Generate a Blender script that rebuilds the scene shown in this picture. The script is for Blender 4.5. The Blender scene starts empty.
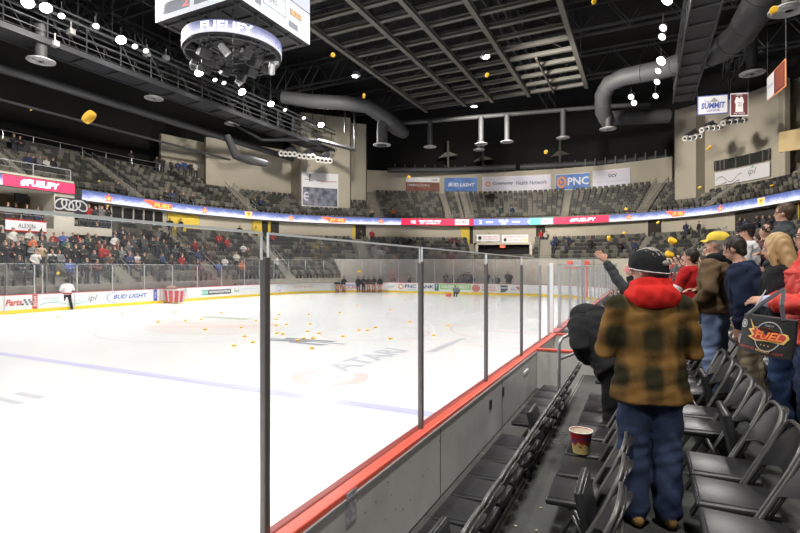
import bpy, bmesh, math, random
import numpy as np
from mathutils import Vector, Matrix, Euler
from mathutils.bvhtree import BVHTree
random.seed(7)
REAL = bpy.context.scene.collection
class Later:                              # objects are linked to the scene at the end, all together
    def __init__(s): s.objects = s; s.all = []
    def link(s, o): s.all.append(o)
C = Later()
def eval_mesh(ob):
    REAL.objects.link(ob); dg = bpy.context.evaluated_depsgraph_get(); me = bpy.data.meshes.new_from_object(ob.evaluated_get(dg)); REAL.objects.unlink(ob); return me
PI = math.pi
# ---------------------------------------------------------------- place frame
# x to the right across the rink, y along the near boards, z up, ice at z = 0. Eye of the photographer at (0, 0, 2.6).
EYE = 2.6; F = 495.0; SN = .4407; CS = .8977
def at(px, py, D):                       # point seen at pixel px, py at depth D
    r = (px-400)/F*D; z = EYE+(268-py)/F*D
    return Vector((-SN*D+CS*r, CS*D+SN*r, z))
def px_of(p):
    D = -SN*p[0]+CS*p[1]; r = CS*p[0]+SN*p[1]
    if D < .2: return (-9999 if r < 0 else 9999, 0, D)
    return (400+F*r/D, 268-F*(p[2]-EYE)/D, D)
# ---------------------------------------------------------------- materials
MATS = {}
def mat(name, col, rough=.6, metal=0., bump=0., bscale=60., var=0., vscale=8., emit=0., col2=None, spec=.5, coat=0.):
    if name in MATS: return MATS[name]
    m = bpy.data.materials.new(name); m.use_nodes = True
    nt = m.node_tree; b = nt.nodes['Principled BSDF']
    b.inputs['Base Color'].default_value = (*col, 1); b.inputs['Roughness'].default_value = rough
    b.inputs['Metallic'].default_value = metal
    b.inputs['Specular IOR Level'].default_value = spec
    if coat: b.inputs['Coat Weight'].default_value = coat
    tc = nt.nodes.new('ShaderNodeTexCoord')
    if var or col2:
        n = nt.nodes.new('ShaderNodeTexNoise'); n.inputs['Scale'].default_value = vscale; n.inputs['Detail'].default_value = 5
        nt.links.new(tc.outputs['Object'], n.inputs['Vector'])
        r = nt.nodes.new('ShaderNodeValToRGB')
        c2 = col2 if col2 else tuple(min(1, c*(1+var)) for c in col)
        c1 = col if col2 else tuple(c*(1-var) for c in col)
        r.color_ramp.elements[0].color = (*c1, 1); r.color_ramp.elements[1].color = (*c2, 1)
        r.color_ramp.elements[0].position = .35; r.color_ramp.elements[1].position = .65
        nt.links.new(n.outputs['Fac'], r.inputs['Fac']); nt.links.new(r.outputs['Color'], b.inputs['Base Color'])
    if bump:
        n = nt.nodes.new('ShaderNodeTexNoise'); n.inputs['Scale'].default_value = bscale; n.inputs['Detail'].default_value = 3
        bp = nt.nodes.new('ShaderNodeBump'); bp.inputs['Strength'].default_value = bump; bp.inputs['Distance'].default_value = .02
        nt.links.new(tc.outputs['Object'], n.inputs['Vector']); nt.links.new(n.outputs['Fac'], bp.inputs['Height']); nt.links.new(bp.outputs['Normal'], b.inputs['Normal'])
    if emit:
        b.inputs['Emission Color'].default_value = (*col, 1); b.inputs['Emission Strength'].default_value = emit
    MATS[name] = m
    return m
def info_mat(name, rough=.8):            # cloth whose colour is the object's own colour
    m = bpy.data.materials.new(name); m.use_nodes = True; nt = m.node_tree
    b = nt.nodes['Principled BSDF']; b.inputs['Roughness'].default_value = rough
    i = nt.nodes.new('ShaderNodeObjectInfo'); nt.links.new(i.outputs['Color'], b.inputs['Base Color'])
    return m
def screen_mat(name, base, dark, white, scale=1., strength=1.):     # led screen showing clouds: uv.x in metres, uv.y 0..1
    m = bpy.data.materials.new(name); m.use_nodes = True; nt = m.node_tree; N = nt.nodes; L = nt.links
    b = N['Principled BSDF']; b.inputs['Base Color'].default_value = (.02, .02, .02, 1)
    uv = N.new('ShaderNodeUVMap'); mp = N.new('ShaderNodeMapping'); mp.inputs['Scale'].default_value = (1.1*scale, 1.3, 1)
    L.new(uv.outputs['UV'], mp.inputs['Vector'])
    n = N.new('ShaderNodeTexNoise'); n.inputs['Scale'].default_value = 1.; n.inputs['Detail'].default_value = 6; n.inputs['Roughness'].default_value = .7
    L.new(mp.outputs['Vector'], n.inputs['Vector'])
    sx = N.new('ShaderNodeSeparateXYZ'); L.new(uv.outputs['UV'], sx.inputs['Vector'])
    a = N.new('ShaderNodeMath'); a.operation = 'MULTIPLY'; a.inputs[1].default_value = .9; L.new(sx.outputs['Y'], a.inputs[0])
    s = N.new('ShaderNodeMath'); s.operation = 'SUBTRACT'; L.new(n.outputs['Fac'], s.inputs[0]); L.new(a.outputs[0], s.inputs[1])
    s2 = N.new('ShaderNodeMath'); s2.operation = 'ADD'; s2.inputs[1].default_value = .5; L.new(s.outputs[0], s2.inputs[0])
    r = N.new('ShaderNodeValToRGB'); e = r.color_ramp.elements
    e[0].position = .25; e[0].color = (*base, 1); e[1].position = .8; e[1].color = (*white, 1)
    k = e.new(.5); k.color = (*dark, 1)
    L.new(s2.outputs[0], r.inputs['Fac']); L.new(r.outputs['Color'], b.inputs['Emission Color']); b.inputs['Emission Strength'].default_value = strength
    return m
def glass_mat(name, tint=(1, 1, 1), gloss=.05, haze=.02):
    m = bpy.data.materials.new(name); m.use_nodes = True; nt = m.node_tree; N = nt.nodes; L = nt.links
    N.remove(N['Principled BSDF']); out = N['Material Output']
    t = N.new('ShaderNodeBsdfTransparent'); t.inputs[0].default_value = (*tint, 1)
    g = N.new('ShaderNodeBsdfGlossy'); g.inputs['Roughness'].default_value = .04
    d = N.new('ShaderNodeBsdfDiffuse'); d.inputs[0].default_value = (.9, .93, 1, 1)
    lw = N.new('ShaderNodeLayerWeight'); lw.inputs[0].default_value = .35
    mu = N.new('ShaderNodeMath'); mu.operation = 'MULTIPLY_ADD'; mu.inputs[1].default_value = .45; mu.inputs[2].default_value = gloss
    L.new(lw.outputs['Facing'], mu.inputs[0])
    pw = N.new('ShaderNodeMath'); pw.operation = 'MULTIPLY'; pw.inputs[1].default_value = .35; L.new(mu.outputs[0], pw.inputs[0])
    m1 = N.new('ShaderNodeMixShader'); L.new(pw.outputs[0], m1.inputs[0]); L.new(t.outputs[0], m1.inputs[1]); L.new(g.outputs[0], m1.inputs[2])
    m2 = N.new('ShaderNodeMixShader'); m2.inputs[0].default_value = haze; L.new(m1.outputs[0], m2.inputs[1]); L.new(d.outputs[0], m2.inputs[2])
    L.new(m2.outputs[0], out.inputs[0])
    return m
def plaid_mat(name):
    m = bpy.data.materials.new(name); m.use_nodes = True; nt = m.node_tree; N = nt.nodes; L = nt.links
    b = N['Principled BSDF']; b.inputs['Roughness'].default_value = .95; b.inputs['Specular IOR Level'].default_value = .1
    tc = N.new('ShaderNodeTexCoord')
    nz = N.new('ShaderNodeTexNoise'); nz.inputs['Scale'].default_value = 5; L.new(tc.outputs['Object'], nz.inputs['Vector'])
    mixv = N.new('ShaderNodeVectorMath'); mixv.operation = 'SCALE'; mixv.inputs['Scale'].default_value = .05; L.new(nz.outputs['Color'], mixv.inputs[0])
    ad = N.new('ShaderNodeVectorMath'); ad.operation = 'ADD'; L.new(tc.outputs['Object'], ad.inputs[0]); L.new(mixv.outputs[0], ad.inputs[1])
    sx = N.new('ShaderNodeSeparateXYZ'); L.new(ad.outputs[0], sx.inputs[0])
    outs = []
    for ax, k, ph in (('X', 2*PI/.20, -PI/2+3.14), ('Z', 2*PI/.25, 1.3)):
        a = N.new('ShaderNodeMath'); a.operation = 'MULTIPLY_ADD'; a.inputs[1].default_value = k; a.inputs[2].default_value = ph; L.new(sx.outputs[ax], a.inputs[0])
        s = N.new('ShaderNodeMath'); s.operation = 'SINE'; L.new(a.outputs[0], s.inputs[0])
        mr = N.new('ShaderNodeMapRange'); mr.inputs['From Min'].default_value = -.9; mr.inputs['From Max'].default_value = 1.0; mr.interpolation_type = 'SMOOTHSTEP'
        L.new(s.outputs[0], mr.inputs['Value']); outs.append(mr.outputs[0])
    mu = N.new('ShaderNodeMath'); mu.operation = 'MULTIPLY'; L.new(outs[0], mu.inputs[0]); L.new(outs[1], mu.inputs[1])
    sm = N.new('ShaderNodeMath'); sm.operation = 'ADD'; L.new(outs[0], sm.inputs[0]); L.new(outs[1], sm.inputs[1])
    sc = N.new('ShaderNodeMath'); sc.operation = 'MULTIPLY_ADD'; sc.inputs[1].default_value = .36; L.new(sm.outputs[0], sc.inputs[0])
    s3 = N.new('ShaderNodeMath'); s3.operation = 'MULTIPLY'; s3.inputs[1].default_value = .55; L.new(mu.outputs[0], s3.inputs[0]); L.new(s3.outputs[0], sc.inputs[2])
    n2 = N.new('ShaderNodeTexNoise'); n2.inputs['Scale'].default_value = 45; n2.inputs['Detail'].default_value = 4; L.new(tc.outputs['Object'], n2.inputs['Vector'])
    s4 = N.new('ShaderNodeMath'); s4.operation = 'MULTIPLY_ADD'; s4.inputs[1].default_value = .3; L.new(n2.outputs['Fac'], s4.inputs[0]); L.new(sc.outputs[0], s4.inputs[2])
    r = N.new('ShaderNodeValToRGB'); e = r.color_ramp.elements
    e[0].position = .22; e[0].color = (.21, .115, .036, 1); e[1].position = 1.05 if False else 1.0; e[1].color = (.028, .025, .013, 1)
    k = e.new(.55); k.color = (.095, .057, .021, 1)
    L.new(s4.outputs[0], r.inputs['Fac']); L.new(r.outputs['Color'], b.inputs['Base Color'])
    bp = N.new('ShaderNodeBump'); bp.inputs['Strength'].default_value = .5; bp.inputs['Distance'].default_value = .01
    n3 = N.new('ShaderNodeTexNoise'); n3.inputs['Scale'].default_value = 9; L.new(tc.outputs['Object'], n3.inputs['Vector'])
    L.new(n3.outputs['Fac'], bp.inputs['Height']); L.new(bp.outputs['Normal'], b.inputs['Normal'])
    return m
# ---------------------------------------------------------------- mesh builder
class MB:
    def __init__(s): s.v = []; s.f = []; s.m = []; s.uv = []
    def add(s, vs, fs, mi=0, uvs=None):
        o = len(s.v); s.v += [tuple(x) for x in vs]
        for k, f in enumerate(fs):
            s.f.append(tuple(i+o for i in f)); s.m.append(mi); s.uv.append(uvs[k] if uvs else None)
        return s
    def box(s, c, d, rot=None, mi=0):
        vs = [Vector((x*d[0]/2, y*d[1]/2, z*d[2]/2)) for x in (-1, 1) for y in (-1, 1) for z in (-1, 1)]
        if rot is not None:
            R = rot if isinstance(rot, Matrix) else Euler(rot).to_matrix()
            vs = [R @ v for v in vs]
        vs = [v+Vector(c) for v in vs]
        return s.add(vs, [(0, 1, 3, 2), (4, 6, 7, 5), (0, 4, 5, 1), (2, 3, 7, 6), (0, 2, 6, 4), (1, 5, 7, 3)], mi)
    def rbox(s, c, d, r=.01, seg=2, rot=None, mi=0):
        bm = bmesh.new(); bmesh.ops.create_cube(bm, size=1); bmesh.ops.scale(bm, vec=d, verts=bm.verts)
        bmesh.ops.bevel(bm, geom=list(bm.edges), offset=r, segments=seg, profile=.5, affect='EDGES')
        R = Matrix.Identity(3) if rot is None else (rot if isinstance(rot, Matrix) else Euler(rot).to_matrix())
        bm.verts.index_update()
        vs = [R @ v.co+Vector(c) for v in bm.verts]; fs = [[v.index for v in f.verts] for f in bm.faces]; bm.free()
        return s.add(vs, fs, mi)
    def tube(s, pts, r, n=8, mi=0, cap=True, closed=False):
        pts = [Vector(p) for p in pts]; vs = []; fs = []; L = len(pts); up = None
        for i, p in enumerate(pts):
            if closed: t = pts[(i+1) % L]-pts[i-1]
            else: t = pts[min(i+1, L-1)]-pts[max(i-1, 0)]
            t.normalize()
            if up is None:
                up = Vector((0, 0, 1)) if abs(t.z) < .9 else Vector((1, 0, 0))
            a = t.cross(up).normalized(); b = a.cross(t).normalized(); up = b
            rr = r[i] if isinstance(r, (list, tuple)) else r
            for k in range(n):
                w = 2*PI*k/n; vs.append(p+a*(math.cos(w)*rr)+b*(math.sin(w)*rr))
        for i in range(L if closed else L-1):
            j = (i+1) % L
            for k in range(n): fs.append((i*n+k, i*n+(k+1) % n, j*n+(k+1) % n, j*n+k))
        if cap and not closed: fs += [tuple(range(n))[::-1], tuple((L-1)*n+k for k in range(n))]
        return s.add(vs, fs, mi)
    def lathe(s, c, prof, n=16, mi=0, rot=None):       # prof: list of (radius, z)
        R = Matrix.Identity(3) if rot is None else (rot if isinstance(rot, Matrix) else Euler(rot).to_matrix())
        vs = []; fs = []
        for (r, z) in prof:
            for k in range(n):
                w = 2*PI*k/n; vs.append(R @ Vector((max(r, 1e-4)*math.cos(w), max(r, 1e-4)*math.sin(w), z))+Vector(c))
        for i in range(len(prof)-1):
            for k in range(n): fs.append((i*n+k, i*n+(k+1) % n, (i+1)*n+(k+1) % n, (i+1)*n+k))
        return s.add(vs, fs, mi)
    def ell(s, c, d, n=14, m=9, mi=0, rot=None):
        prof = [(math.sin(PI*i/m), -math.cos(PI*i/m)) for i in range(m+1)]
        R = Matrix.Identity(3) if rot is None else (rot if isinstance(rot, Matrix) else Euler(rot).to_matrix())
        vs = []; fs = []
        for (r, z) in prof:
            for k in range(n):
                w = 2*PI*k/n; vs.append(R @ Vector((max(r, .01)*math.cos(w)*d[0], max(r, .01)*math.sin(w)*d[1], z*d[2]))+Vector(c))
        for i in range(m):
            for k in range(n): fs.append((i*n+k, i*n+(k+1) % n, (i+1)*n+(k+1) % n, (i+1)*n+k))
        fs += [tuple(range(n))[::-1], tuple(m*n+k for k in range(n))]
        return s.add(vs, fs, mi)
    def prism(s, poly, f, t0, t1, mi=0):               # f(a, b, t) -> point; closed polygon extruded between t0 and t1
        n = len(poly); vs = [f(a, b, t0) for a, b in poly]+[f(a, b, t1) for a, b in poly]
        fs = [tuple(range(n))[::-1], tuple(range(n, 2*n))]+[(i, (i+1) % n, n+(i+1) % n, n+i) for i in range(n)]
        return s.add(vs, fs, mi)
    def loft(s, pts, rad, n=14, mi=0, side=Vector((1, 0, 0)), round_=True, yaw=None):   # elliptical rings along a path
        pts = [Vector(p) for p in pts]; rad = [(r, r) if not isinstance(r, (tuple, list)) else r for r in rad]
        if round_:
            a = (pts[0]-pts[1]).normalized(); b = (pts[-1]-pts[-2]).normalized(); r0 = min(rad[0]); r1 = min(rad[-1])
            pts = [pts[0]+a*r0*.95, pts[0]+a*r0*.6]+pts+[pts[-1]+b*r1*.6, pts[-1]+b*r1*.95]
            rad = [tuple(x*.3 for x in rad[0]), tuple(x*.8 for x in rad[0])]+rad+[tuple(x*.8 for x in rad[-1]), tuple(x*.3 for x in rad[-1])]
        vs = []; fs = []; L = len(pts)
        for i, p in enumerate(pts):
            t = (pts[min(i+1, L-1)]-pts[max(i-1, 0)]).normalized()
            sd = side-t*side.dot(t)
            if sd.length < .1: sd = Vector((0, 1, 0))-t*t.y
            sd.normalize(); o = t.cross(sd)
            for k in range(n):
                w = 2*PI*k/n; vs.append(p+sd*(math.cos(w)*rad[i][0])+o*(math.sin(w)*rad[i][1]))
        for i in range(L-1):
            for k in range(n): fs.append((i*n+k, i*n+(k+1) % n, (i+1)*n+(k+1) % n, (i+1)*n+k))
        fs += [tuple(range(n))[::-1], tuple((L-1)*n+k for k in range(n))]
        return s.add(vs, fs, mi)
    def mesh(s, name, mats, smooth=False):
        me = bpy.data.meshes.new(name); me.from_pydata(s.v, [], s.f)
        for m in (mats if isinstance(mats, (list, tuple)) else [mats]): me.materials.append(m)
        me.polygons.foreach_set('material_index', s.m)
        if any(u is not None for u in s.uv):
            l = me.uv_layers.new(name='UVMap')
            for p, u in zip(me.polygons, s.uv):
                if u:
                    for li, c in zip(p.loop_indices, u): l.data[li].uv = c
        if smooth: me.polygons.foreach_set('use_smooth', [True]*len(me.polygons))
        me.update(); return me
    def build(s, name, mats, parent=None, smooth=False, loc=None, fix=True):
        me = s.mesh(name, mats, smooth)
        if fix:
            bm = bmesh.new(); bm.from_mesh(me); bmesh.ops.recalc_face_normals(bm, faces=bm.faces); bm.to_mesh(me); bm.free()
        if smooth: 
            try: me.set_sharp_from_angle(angle=math.radians(50))
            except Exception: pass
        return put(name, me, parent, loc)
def put(name, me, parent=None, loc=None, rz=0):
    o = bpy.data.objects.new(name, me); C.objects.link(o)
    if parent: o.parent = parent
    if loc is not None: o.location = loc
    if rz: o.rotation_euler.z = rz
    return o
def tag(o, label=None, cat=None, group=None, kind=None):
    if label: o['label'] = label
    if cat: o['category'] = cat
    if group: o['group'] = group
    if kind: o['kind'] = kind
    return o
def empty(name, loc, label, cat, group=None, rz=0):
    o = bpy.data.objects.new(name, None); C.objects.link(o); o.location = loc; o.rotation_euler.z = rz
    o.empty_display_size = .1
    return tag(o, label, cat, group)
def copy_tree(o, parent=None):
    c = o.copy(); C.objects.link(c)
    if parent: c.parent = parent
    for ch in o.children: copy_tree(ch, c)
    return c
def struct(o): o['kind'] = 'structure'; return o
def text_geo(txt, shear=0., bold=.0):     # flat letters as (verts 0..1 x 0..1, faces, aspect)
    cu = bpy.data.curves.new('t', 'FONT'); cu.body = txt; cu.shear = shear; cu.offset = bold; cu.resolution_u = 2
    ob = bpy.data.objects.new('t', cu); me = eval_mesh(ob)
    vs = [(v.co.x, v.co.y) for v in me.vertices]; fs = [tuple(p.vertices) for p in me.polygons]
    bpy.data.objects.remove(ob); bpy.data.curves.remove(cu); bpy.data.meshes.remove(me)
    x0 = min(v[0] for v in vs); x1 = max(v[0] for v in vs); y0 = min(v[1] for v in vs); y1 = max(v[1] for v in vs)
    return [((x-x0)/(x1-x0), (y-y0)/(y1-y0)) for x, y in vs], fs
def put_text(name, txt, f, a0, a1, b0, b1, m, parent, shear=0., bold=.0):   # f(a, b) -> point
    vs, fs = text_geo(txt, shear, bold); mb = MB()
    mb.add([f(a0+(a1-a0)*x, b0+(b1-b0)*y) for x, y in vs], fs)
    return mb.build(name, m, parent, fix=False)
def put_poly(name, polys, f, m, parent):
    mb = MB()
    for k, poly in enumerate(polys):
        mb.add([f(a, b) for a, b in poly], [tuple(range(len(poly)))])
    return mb.build(name, m, parent, fix=False)
def ring_poly(ca, cb, ra, rb, w, n=20, a0=0, a1=2*PI):
    out = []
    for k in range(n):
        t0 = a0+(a1-a0)*k/n; t1 = a0+(a1-a0)*(k+1)/n
        out.append([(ca+ra*math.cos(t0), cb+rb*math.sin(t0)), (ca+ra*math.cos(t1), cb+rb*math.sin(t1)), (ca+(ra-w)*math.cos(t1), cb+(rb-w*rb/ra)*math.sin(t1)), (ca+(ra-w)*math.cos(t0), cb+(rb-w*rb/ra)*math.sin(t0))])
    return out
def disc_poly(ca, cb, ra, rb, n=18): return [(ca+ra*math.cos(2*PI*k/n), cb+rb*math.sin(2*PI*k/n)) for k in range(n)]
# ---------------------------------------------------------------- paths
class Path:
    def __init__(s, pts, ds=.5, smooth=True):
        P = [Vector((-v, u)) for u, v in pts]; Q = []
        if smooth:
            for i in range(len(P)-1):
                p0 = P[max(i-1, 0)]; p1 = P[i]; p2 = P[i+1]; p3 = P[min(i+2, len(P)-1)]
                for k in range(40):
                    t = k/40
                    Q.append(.5*((2*p1)+(p2-p0)*t+(2*p0-5*p1+4*p2-p3)*t*t+(3*p1-p0-3*p2+p3)*t**3))
            Q.append(P[-1])
        else: Q = P
        acc = [0]
        for a, b in zip(Q, Q[1:]): acc.append(acc[-1]+(b-a).length)
        s.L = acc[-1]; n = int(s.L/ds)+1; s.ds = s.L/n; s.p = []; j = 0
        for k in range(n+1):
            t = min(k*s.ds, s.L)
            while j < len(Q)-2 and acc[j+1] < t: j += 1
            w = (t-acc[j])/max(1e-9, acc[j+1]-acc[j]); s.p.append(Q[j].lerp(Q[j+1], w))
        s.n = []
        for k in range(n+1):
            t = s.p[min(k+1, n)]-s.p[max(k-1, 0)]; t.normalize(); s.n.append(Vector((-t.y, t.x)))   # outward (left of travel)
    def at(s, q, o=0., z=0.):
        k = max(0, min(len(s.p)-2, int(q/s.ds))); w = q/s.ds-k
        p = s.p[k].lerp(s.p[k+1], w); n = s.n[k].lerp(s.n[k+1], max(0, min(1, w))).normalized()
        return Vector((p.x+n.x*o, p.y+n.y*o, z))
    def ang(s, q):
        a = s.at(q-.2); b = s.at(q+.2); return math.atan2(b.y-a.y, b.x-a.x)
    def find(s, px, o=0., z=3.):
        if not hasattr(s, 'P_'): s.P_ = np.array([tuple(p) for p in s.p]); s.N_ = np.array([tuple(p) for p in s.n])
        X = s.P_+s.N_*o; D = -SN*X[:, 0]+CS*X[:, 1]; r = CS*X[:, 0]+SN*X[:, 1]
        ok = D > 5; q = np.where(ok, 400+F*r/np.where(ok, D, 1), 1e6)-px
        k = int(np.argmin(np.abs(q))); best = k*s.ds
        for j in (k-1, k):
            if 0 <= j < len(q)-1 and ok[j] and ok[j+1] and q[j]*q[j+1] <= 0 and q[j] != q[j+1]: best = (j+q[j]/(q[j]-q[j+1]))*s.ds; break
        return best
    def strip(s, mb, s0, s1, prof, mi=0, uv=False, step=.5):      # prof: list of (offset, z)
        n = max(1, int(round((s1-s0)/step))); cols = []
        for k in range(n+1):
            q = s0+(s1-s0)*k/n; cols.append([s.at(q, o, z) for o, z in prof])
        m = len(prof); vs = [p for c in cols for p in c]; fs = []; uvs = []
        for k in range(n):
            for j in range(m-1):
                fs.append((k*m+j, (k+1)*m+j, (k+1)*m+j+1, k*m+j+1))
                q0 = s0+(s1-s0)*k/n; q1 = s0+(s1-s0)*(k+1)/n
                uvs.append(((q0, j/(m-1)), (q1, j/(m-1)), (q1, (j+1)/(m-1)), (q0, (j+1)/(m-1))))
        mb.add(vs, fs, mi, uvs if uv else None)
def arc_pts(cu, cv, r, a0, a1, n=12): return [(cu+r*math.cos(a0+(a1-a0)*k/n), cv+r*math.sin(a0+(a1-a0)*k/n)) for k in range(n+1)]
VF, VN, UE, UN = 32.0, 1.976, 46.8, 12.15
BOARD = Path([(-4, VF)]+arc_pts(UE-8.5, VF-8.5, 8.5, PI/2, 0)+arc_pts(UE-8.5, VN+8.5, 8.5, 0, -PI/2)+[(UN, VN)], .4, smooth=False)
RING = Path([(2, 39.7), (14, 39.7), (26, 39.7), (36, 39.5), (46.5, 35.8), (54.8, 27.4), (61, 16), (62.3, 4.5), (58.5, -5.2), (48.9, -11), (38, -15)], .5)
# ---------------------------------------------------------------- shared materials
ICE = mat('ice', (.93, .94, .95), .16, var=.012, vscale=.6, bump=.03, bscale=3)
WHITE = mat('board_white', (.82, .83, .84), .35)
YEL = mat('kick_yellow', (.85, .62, .03), .4)
RED = mat('rail_red', (.72, .115, .075), .35, var=.08, vscale=20)
REDD = mat('rail_red_inner', (.33, .05, .045), .4)
WALLG = mat('panel_grey', (.50, .50, .49), .33, var=.10, vscale=2.2, bump=.05, bscale=6)
CONC = mat('riser_concrete', (.045, .047, .042), .7, var=.22, vscale=3.5, bump=.25, bscale=30)
CREAM = mat('cream_wall', (.42, .385, .315), .85, var=.05, vscale=.3)
CREAM2 = mat('cream_wall_low', (.48, .45, .39), .85, var=.05, vscale=.3)
TERR = mat('terrace_concrete', (.25, .235, .20), .85, var=.12, vscale=2)
SEATD = mat('seat_dark', (.040, .040, .037), .5)
SEATL = mat('seat_grey', (.135, .128, .108), .55)
STEEL = mat('steel_dark', (.040, .042, .048), .5, .2)
STEELL = mat('steel_beam', (.11, .107, .095), .55, .1)
DUCT = mat('duct_metal', (.062, .064, .07), .6, .15)
BLACK = mat('black_void', (.008, .008, .009), .9)
CEIL = mat('ceiling_deck', (.008, .008, .009), .9, var=.3, vscale=.2)
RAILM = mat('rail_aluminium', (.42, .43, .44), .35, .7)
POST = mat('stanchion_dark', (.20, .19, .185), .4, .5)
POSTL = mat('stanchion_silver', (.55, .56, .57), .35, .6)
EDGE = mat('glass_edge', (.75, .8, .82), .3)
GLASS = glass_mat('rink_glass', (.96, .97, .97), .04, .03)
GLASSF = glass_mat('rink_glass_far', (.97, .97, .98), .02, .018)
VINYL = mat('chair_vinyl', (.021, .021, .023), .38, bump=.10, bscale=120, var=.15, vscale=10)
TUBE = mat('chair_tube', (.16, .16, .155), .38, .6)
TUBED = mat('chair_tube_dark', (.10, .10, .10), .3, .6)
SKIN = mat('skin', (.50, .27, .19), .55, var=.08, vscale=14)
SKINF = mat('skin_far', (.45, .26, .19), .7)
BLK = mat('black_plastic', (.015, .015, .017), .4)
# ================================================================ ICE AND MARKINGS
ORD0 = 'first second third fourth fifth sixth seventh eighth ninth tenth eleventh twelfth thirteenth fourteenth fifteenth sixteenth seventeenth eighteenth nineteenth twentieth'.split()
ORD = ORD0+['twenty-'+x for x in ORD0[:9]]+['thirtieth']+['thirty-'+x for x in ORD0[:9]]+['fortieth']+['forty-'+x for x in ORD0[:9]]+['fiftieth']+['fifty-'+x for x in ORD0[:9]]+['sixtieth']
def V2(u, v, z): return Vector((-v, u, z))
mb = MB(); mb.box((-(VF+VN)/2, (UE-4)/2-4, -.15), (VF-VN+.4, UE+12, .3)); floor = struct(mb.build('floor', ICE))
def ice_flat(name, polys, m, z=.004): return put_poly(name, polys, lambda a, b: Vector((-b, a, z)), m, floor)
LBLUE = mat('ice_paint_blue', (.66, .66, .92), .2); LRED = mat('ice_paint_red', (.88, .72, .70), .2); LGREY = mat('ice_paint_grey', (.66, .68, .74), .2)
LTAN = mat('ice_paint_tan', (.84, .80, .77), .2); LDK = mat('ice_paint_slate', (.34, .36, .42), .2); LGRN = mat('ice_paint_green', (.60, .66, .56), .2)
ice_flat('centre_line', [[(7.98, VN), (8.28, VN), (8.28, VF), (7.98, VF)]], LBLUE)
ice_flat('blue_line', [[(29.2, VN), (29.5, VN), (29.5, VF), (29.2, VF)]], mat('ice_paint_pale', (.80, .81, .92), .2))
ice_flat('goal_line', [[(42.8, 3.6), (42.87, 3.6), (42.87, 30.5), (42.8, 30.5)]], LRED)
def ice_uv(px, py):
    D = EYE*F/(py-268); p = at(px, py, D); return p.y, -p.x
cu, cv = ice_uv(215, 327)
ice_flat('centre_circle', ring_poly(cu, cv, 4.6, 4.6, .14, 48), mat('ice_paint_faint', (.78, .79, .86), .2))
ice_flat('centre_logo', [disc_poly(cu, cv, 2.5, 3.4, 30)], LTAN, .003)
ice_flat('centre_logo_stripe', [[(cu-1.5, cv+2.6), (cu-1.1, cv+2.8), (cu+1.5, cv-1.2), (cu+.6, cv-2.2)], [(cu+.4, cv+3.6), (cu+1.0, cv+3.6), (cu+1.2, cv+1.6), (cu+.4, cv+1.6)]], LRED, .005)
a, b = ice_uv(225, 318); ice_flat('green_stripe', [[(a-.35, b-1.6), (a+.35, b-1.6), (a+.35, b+1.6), (a-.35, b+1.6)]], LGRN, .006)
for (px, py, R_) in ((470, 316, 4.6), (560, 330, 4.6)):
    a, b = ice_uv(px, py); ice_flat('faceoff_circle', ring_poly(a, b, R_, R_, .08, 44), LRED)
a, b = ice_uv(375, 333); ice_flat('neutral_mark', ring_poly(a, b, 2.2, 2.2, .08, 36), LRED)
a, b = ice_uv(330, 377)
ice_flat('round_logo', ring_poly(a, b, .85, .95, .3, 30, .5, 5.8), LRED)
def ice_text(n, txt, p0, p1, hgt, m):
    u0, v0 = ice_uv(*p0); u1, v1 = ice_uv(*p1); d = Vector((u1-u0, v1-v0)); L = d.length; d /= L; nn = Vector((d.y, -d.x))
    if nn.x < 0: nn = -nn
    return put_text(n, txt, lambda x, y: Vector((-(v0+d.y*x+nn.y*y), u0+d.x*x+nn.x*y, .006)), 0, L, 0, hgt, m, floor, .2, .02)
ice_text('ice_lettering', 'ATARI', (345, 372), (412, 350), .9, LGREY)
a, b = ice_uv(302, 341)
ice_flat('slate_logo', [[(a-.5, b+1.3), (a-.2, b+1.4), (a+.1, b-.4), (a-.2, b-.3)], [(a+.1, b+.9), (a+.45, b+1.0), (a+.5, b-1.2), (a+.2, b-1.1)], [(a-.5, b+.2), (a-.3, b+.3), (a-.3, b-1.4), (a-.6, b-1.2)], [(a-.05, b+1.8), (a+.08, b+1.8), (a+.08, b-1.8), (a-.05, b-1.8)]], LDK, .005)
for k in range(7):
    a, b = ice_uv(425+k*5, 352-k*2); ice_flat('ice_stripe', [[(a, b), (a+.5, b-.05), (a+.5, b-.3), (a, b-.25)]], LGREY)
a, b = ice_uv(12, 394); ice_flat('ice_word', [[(a, b), (a+.18, b), (a+.18, b-.9), (a, b-.9)], [(a-.4, b+.3), (a-.25, b+.3), (a-.25, b-1), (a-.4, b-1)]], LGREY)
# ================================================================ FAR AND END BOARDS
sb = empty('rink_boards', V2(20, VF, 0), 'white rink boards with adverts running round the far side and end of the ice', 'rink boards')
sb.location = (0, 0, 0)
mb = MB(); BOARD.strip(mb, 0, BOARD.L, [(.12, 0), (0, 0), (0, 1.05), (.12, 1.05), (.12, 0)]); mb.build('board_face', WHITE, sb)
mb = MB(); BOARD.strip(mb, 0, BOARD.L, [(0, 0.0), (-.012, 0.0), (-.012, .21), (0, .21)]); mb.build('kick_plate', YEL, sb)
mb = MB(); BOARD.strip(mb, 0, BOARD.L, [(-.02, 1.04), (-.02, 1.09), (.16, 1.09), (.16, 1.04), (-.02, 1.04)]); mb.build('cap_rail', mat('cap_rose', (.50, .13, .13), .4), sb)
def bs(px, z=.65): return BOARD.find(px, 0, z)
def bf(off=-.014): return lambda s, z: BOARD.at(s, off, z)
PAINT = {}
def paint(n, c): return mat('ad_'+n, c, .4)
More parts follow.
